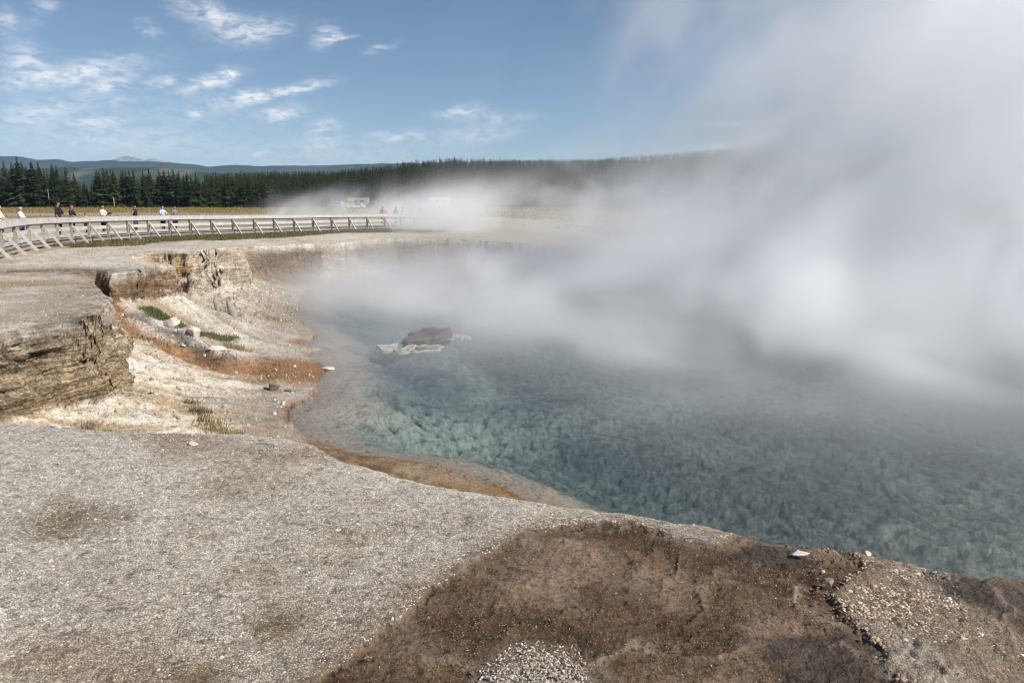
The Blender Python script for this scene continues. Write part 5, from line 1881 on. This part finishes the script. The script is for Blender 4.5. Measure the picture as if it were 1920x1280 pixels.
# ------------------------------------------------------------------ steam
def steam():
    lo = np.array([-40.0, 11.0, ZW + 0.02])
    hi = np.array([66.0, 124.0, 30.0])
    nx, ny, nz = 236, 250, 82
    gx = np.linspace(lo[0], hi[0], nx, dtype=np.float32)
    gy = np.linspace(lo[1], hi[1], ny, dtype=np.float32)
    gzv = np.linspace(lo[2], hi[2], nz, dtype=np.float32)
    Zg, Yg, Xg = np.meshgrid(gzv, gy, gx, indexing='ij')
    shp = Xg.shape
    X, Y, Z = Xg.ravel(), Yg.ravel(), Zg.ravel()
    # billows: coordinates sheared so that the plume drifts to the right as it climbs
    up = Z - ZW
    qx = X - 0.35 * up
    warp = vn3(qx * 0.10 + 7, Y * 0.10, Z * 0.12, 501)
    n = np.zeros_like(X)
    amp, tot, f = 1.0, 0.0, 0.085
    for k in range(5):
        n += amp * vn3(qx * f + 3.1 * k + warp * 2.2, Y * f * 0.8, Z * f * 1.1 + warp * 1.5, 503 + k)
        tot += amp
        amp *= 0.60
        f *= 2.1
    n /= tot
    fine = n
    dens = np.zeros_like(X)
    for cx, cy, cz, rx, ry, rz, d, thr, sh in STEAM:
        e = ((X - sh * (Z - cz) - cx) / rx) ** 2 + ((Y - cy) / ry) ** 2 + ((Z - cz) / rz) ** 2
        env = np.exp(-e)
        k = np.clip((fine - thr + 0.20 * (env - 0.5)) / 0.12, 0, 1)
        k = k * k * (3 - 2 * k)
        dens += d * env * (0.06 + 0.94 * k)
    # torn curls inside the billows
    cu = vn3(qx * 0.30 + 4.0 * warp, Y * 0.24 + 11, Z * 0.26 + 3.0 * warp, 541)
    cu = 0.62 * cu + 0.38 * vn3(qx * 0.75 + 6.0 * cu, Y * 0.6, Z * 0.62 + 4.0 * cu, 543)
    dens *= 0.22 + 1.75 * sm(cu, 0.38, 0.68)
    # wisps hugging the water
    w = np.exp(-np.clip(Z - ZW, 0, 99) / 1.0) * (X > -14)
    Sg = samp(G_S, X, Y)
    over = sm(-Sg, -1.0, 4.0)
    dens += w * over * WISP * sm(n, 0.42, 0.62) * (0.25 + 0.75 * sm(Y, 18, 34))
    # nothing reaches the grid's sides
    for g, a, b, ra, rb in ((X, lo[0], hi[0], 6, 4), (Y, lo[1], hi[1], 4, 8), (Z, -99, hi[2], 1, 6)):
        dens *= sm(g - a, 0, ra) * sm(b - g, 0, rb)
    dens[dens < 0.0012] = 0
    me = bpy.data.meshes.new('steam')
    me.vertices.add(len(dens))
    a = me.attributes.new('dens', 'FLOAT', 'POINT')
    a.data.foreach_set('value', np.ascontiguousarray(dens, np.float32))
    o = bpy.data.objects.new('steam', me)
    COL.objects.link(o)
    ng = bpy.data.node_groups.new('steam', 'GeometryNodeTree')
    ng.interface.new_socket('Geometry', in_out='INPUT', socket_type='NodeSocketGeometry')
    ng.interface.new_socket('Geometry', in_out='OUTPUT', socket_type='NodeSocketGeometry')
    N, L = ng.nodes, ng.links
    gi, go = N.new('NodeGroupInput'), N.new('NodeGroupOutput')
    vc = N.new('GeometryNodeVolumeCube')
    vc.inputs['Min'].default_value = lo
    vc.inputs['Max'].default_value = hi
    for kx, v in zip('XYZ', (nx, ny, nz)):
        vc.inputs['Resolution ' + kx].default_value = v
    pos = N.new('GeometryNodeInputPosition')

    def vm(op, s, b):
        m = N.new('ShaderNodeVectorMath')
        m.operation = op
        L.new(s, m.inputs[0])
        if b is not None:
            m.inputs[1].default_value = b
        return m
    step = (hi - lo) / np.array([nx - 1, ny - 1, nz - 1])
    p = vm('SUBTRACT', pos.outputs[0], lo)
    p = vm('DIVIDE', p.outputs[0], step)
    p = vm('ADD', p.outputs[0], (0.5, 0.5, 0.5))
    p = vm('FLOOR', p.outputs[0], None)
    dt = vm('DOT_PRODUCT', p.outputs[0], (1, nx, nx * ny))
    si = N.new('GeometryNodeSampleIndex')
    si.data_type, si.domain = 'FLOAT', 'POINT'
    na = N.new('GeometryNodeInputNamedAttribute')
    na.data_type = 'FLOAT'
    na.inputs['Name'].default_value = 'dens'
    L.new(gi.outputs[0], si.inputs['Geometry'])
    L.new(na.outputs[0], si.inputs['Value'])
    L.new(dt.outputs['Value'], si.inputs['Index'])
    L.new(si.outputs[0], vc.inputs['Density'])
    mt = bpy.data.materials.new('steam')
    mt.use_nodes = True
    t = mt.node_tree
    t.nodes.remove(t.nodes['Principled BSDF'])
    pv = t.nodes.new('ShaderNodeVolumePrincipled')
    pv.inputs['Color'].default_value = (1.0, 1.0, 1.0, 1)
    pv.inputs['Density'].default_value = 1.0
    pv.inputs['Anisotropy'].default_value = 0.0
    t.links.new(pv.outputs[0], t.nodes['Material Output'].inputs['Volume'])
    smn = N.new('GeometryNodeSetMaterial')
    smn.inputs['Material'].default_value = mt
    L.new(vc.outputs[0], smn.inputs['Geometry'])
    L.new(smn.outputs[0], go.inputs[0])
    md = o.modifiers.new('steam', 'NODES')
    md.node_group = ng
    me.materials.append(mt)
    tag(o, 'thick white steam billowing off the hot pool and drifting to the right', 'steam', None, 'stuff')


WISP = 0.045
#        cx   cy   cz   rx   ry   rz  dens  thr  shear
STEAM = [(27.5, 44, 5, 11, 13, 13.5, 0.30, 0.36, 0.30),   # the great plume
         (18.5, 34, -1, 12, 12, 3.6, 0.30, 0.31, 0.4),      # its skirt on the water
         (13, 50, -1.0, 12, 11, 2.6, 0.10, 0.46, 0.5),    # bank of steam before the far shore
         (-3.0, 45, -1.5, 6.5, 11, 2.1, 0.14, 0.46, 0.5), # low over the far left of the pool
         (-8.5, 42, -1.7, 5, 12, 1.7, 0.11, 0.46, 0.5),   # drifting onto the left shore
         (-6.3, 77, 0.4, 6.0, 9, 2.6, 0.22, 0.44, 0.5),   # over the walkers
         (-23, 112, 0.6, 12, 9, 2.6, 0.17, 0.47, 0.5),    # over the car park
         (16, 92, 2, 22, 12, 4.5, 0.040, 0.50, 0.5),       # before the far wood
         (12, 44, 11, 11, 11, 11, 0.028, 0.46, 0.7),      # thin veil rising into the sky
         (13.5, 29, -1.5, 6.5, 6, 1.9, 0.26, 0.30, 0.3),  # hiding the middle of the pool
         (17, 25, -1.5, 10, 6, 1.9, 0.27, 0.30, 0.3),     # near water
         (3, 34, -1.8, 12, 9, 1.6, 0.10, 0.46, 0.3),
         (7, 24, -2.2, 9, 6, 0.9, 0.10, 0.47, 0.2)]
steam()
print('steam', round(time.time() - T0, 1))


# ------------------------------------------------------------------ the air
def haze():
    m, t, p, o = mat_new('air')
    t.t.nodes.remove(p)
    pv = t.n('ShaderNodeVolumePrincipled')
    pv.inputs['Color'].default_value = (0.50, 0.75, 1.0, 1)
    pv.inputs['Density'].default_value = 0.00006
    pv.inputs['Anisotropy'].default_value = 0.0
    t.put(o.inputs['Volume'], pv.outputs[0])
    b = MB().box((0, 4500, 260), (26000, 11000, 535))
    h = b.build('haze', m)
    tag(h, 'thin blue summer haze over the valley', 'haze', None, 'stuff')


haze()
print('done', round(time.time() - T0, 1))
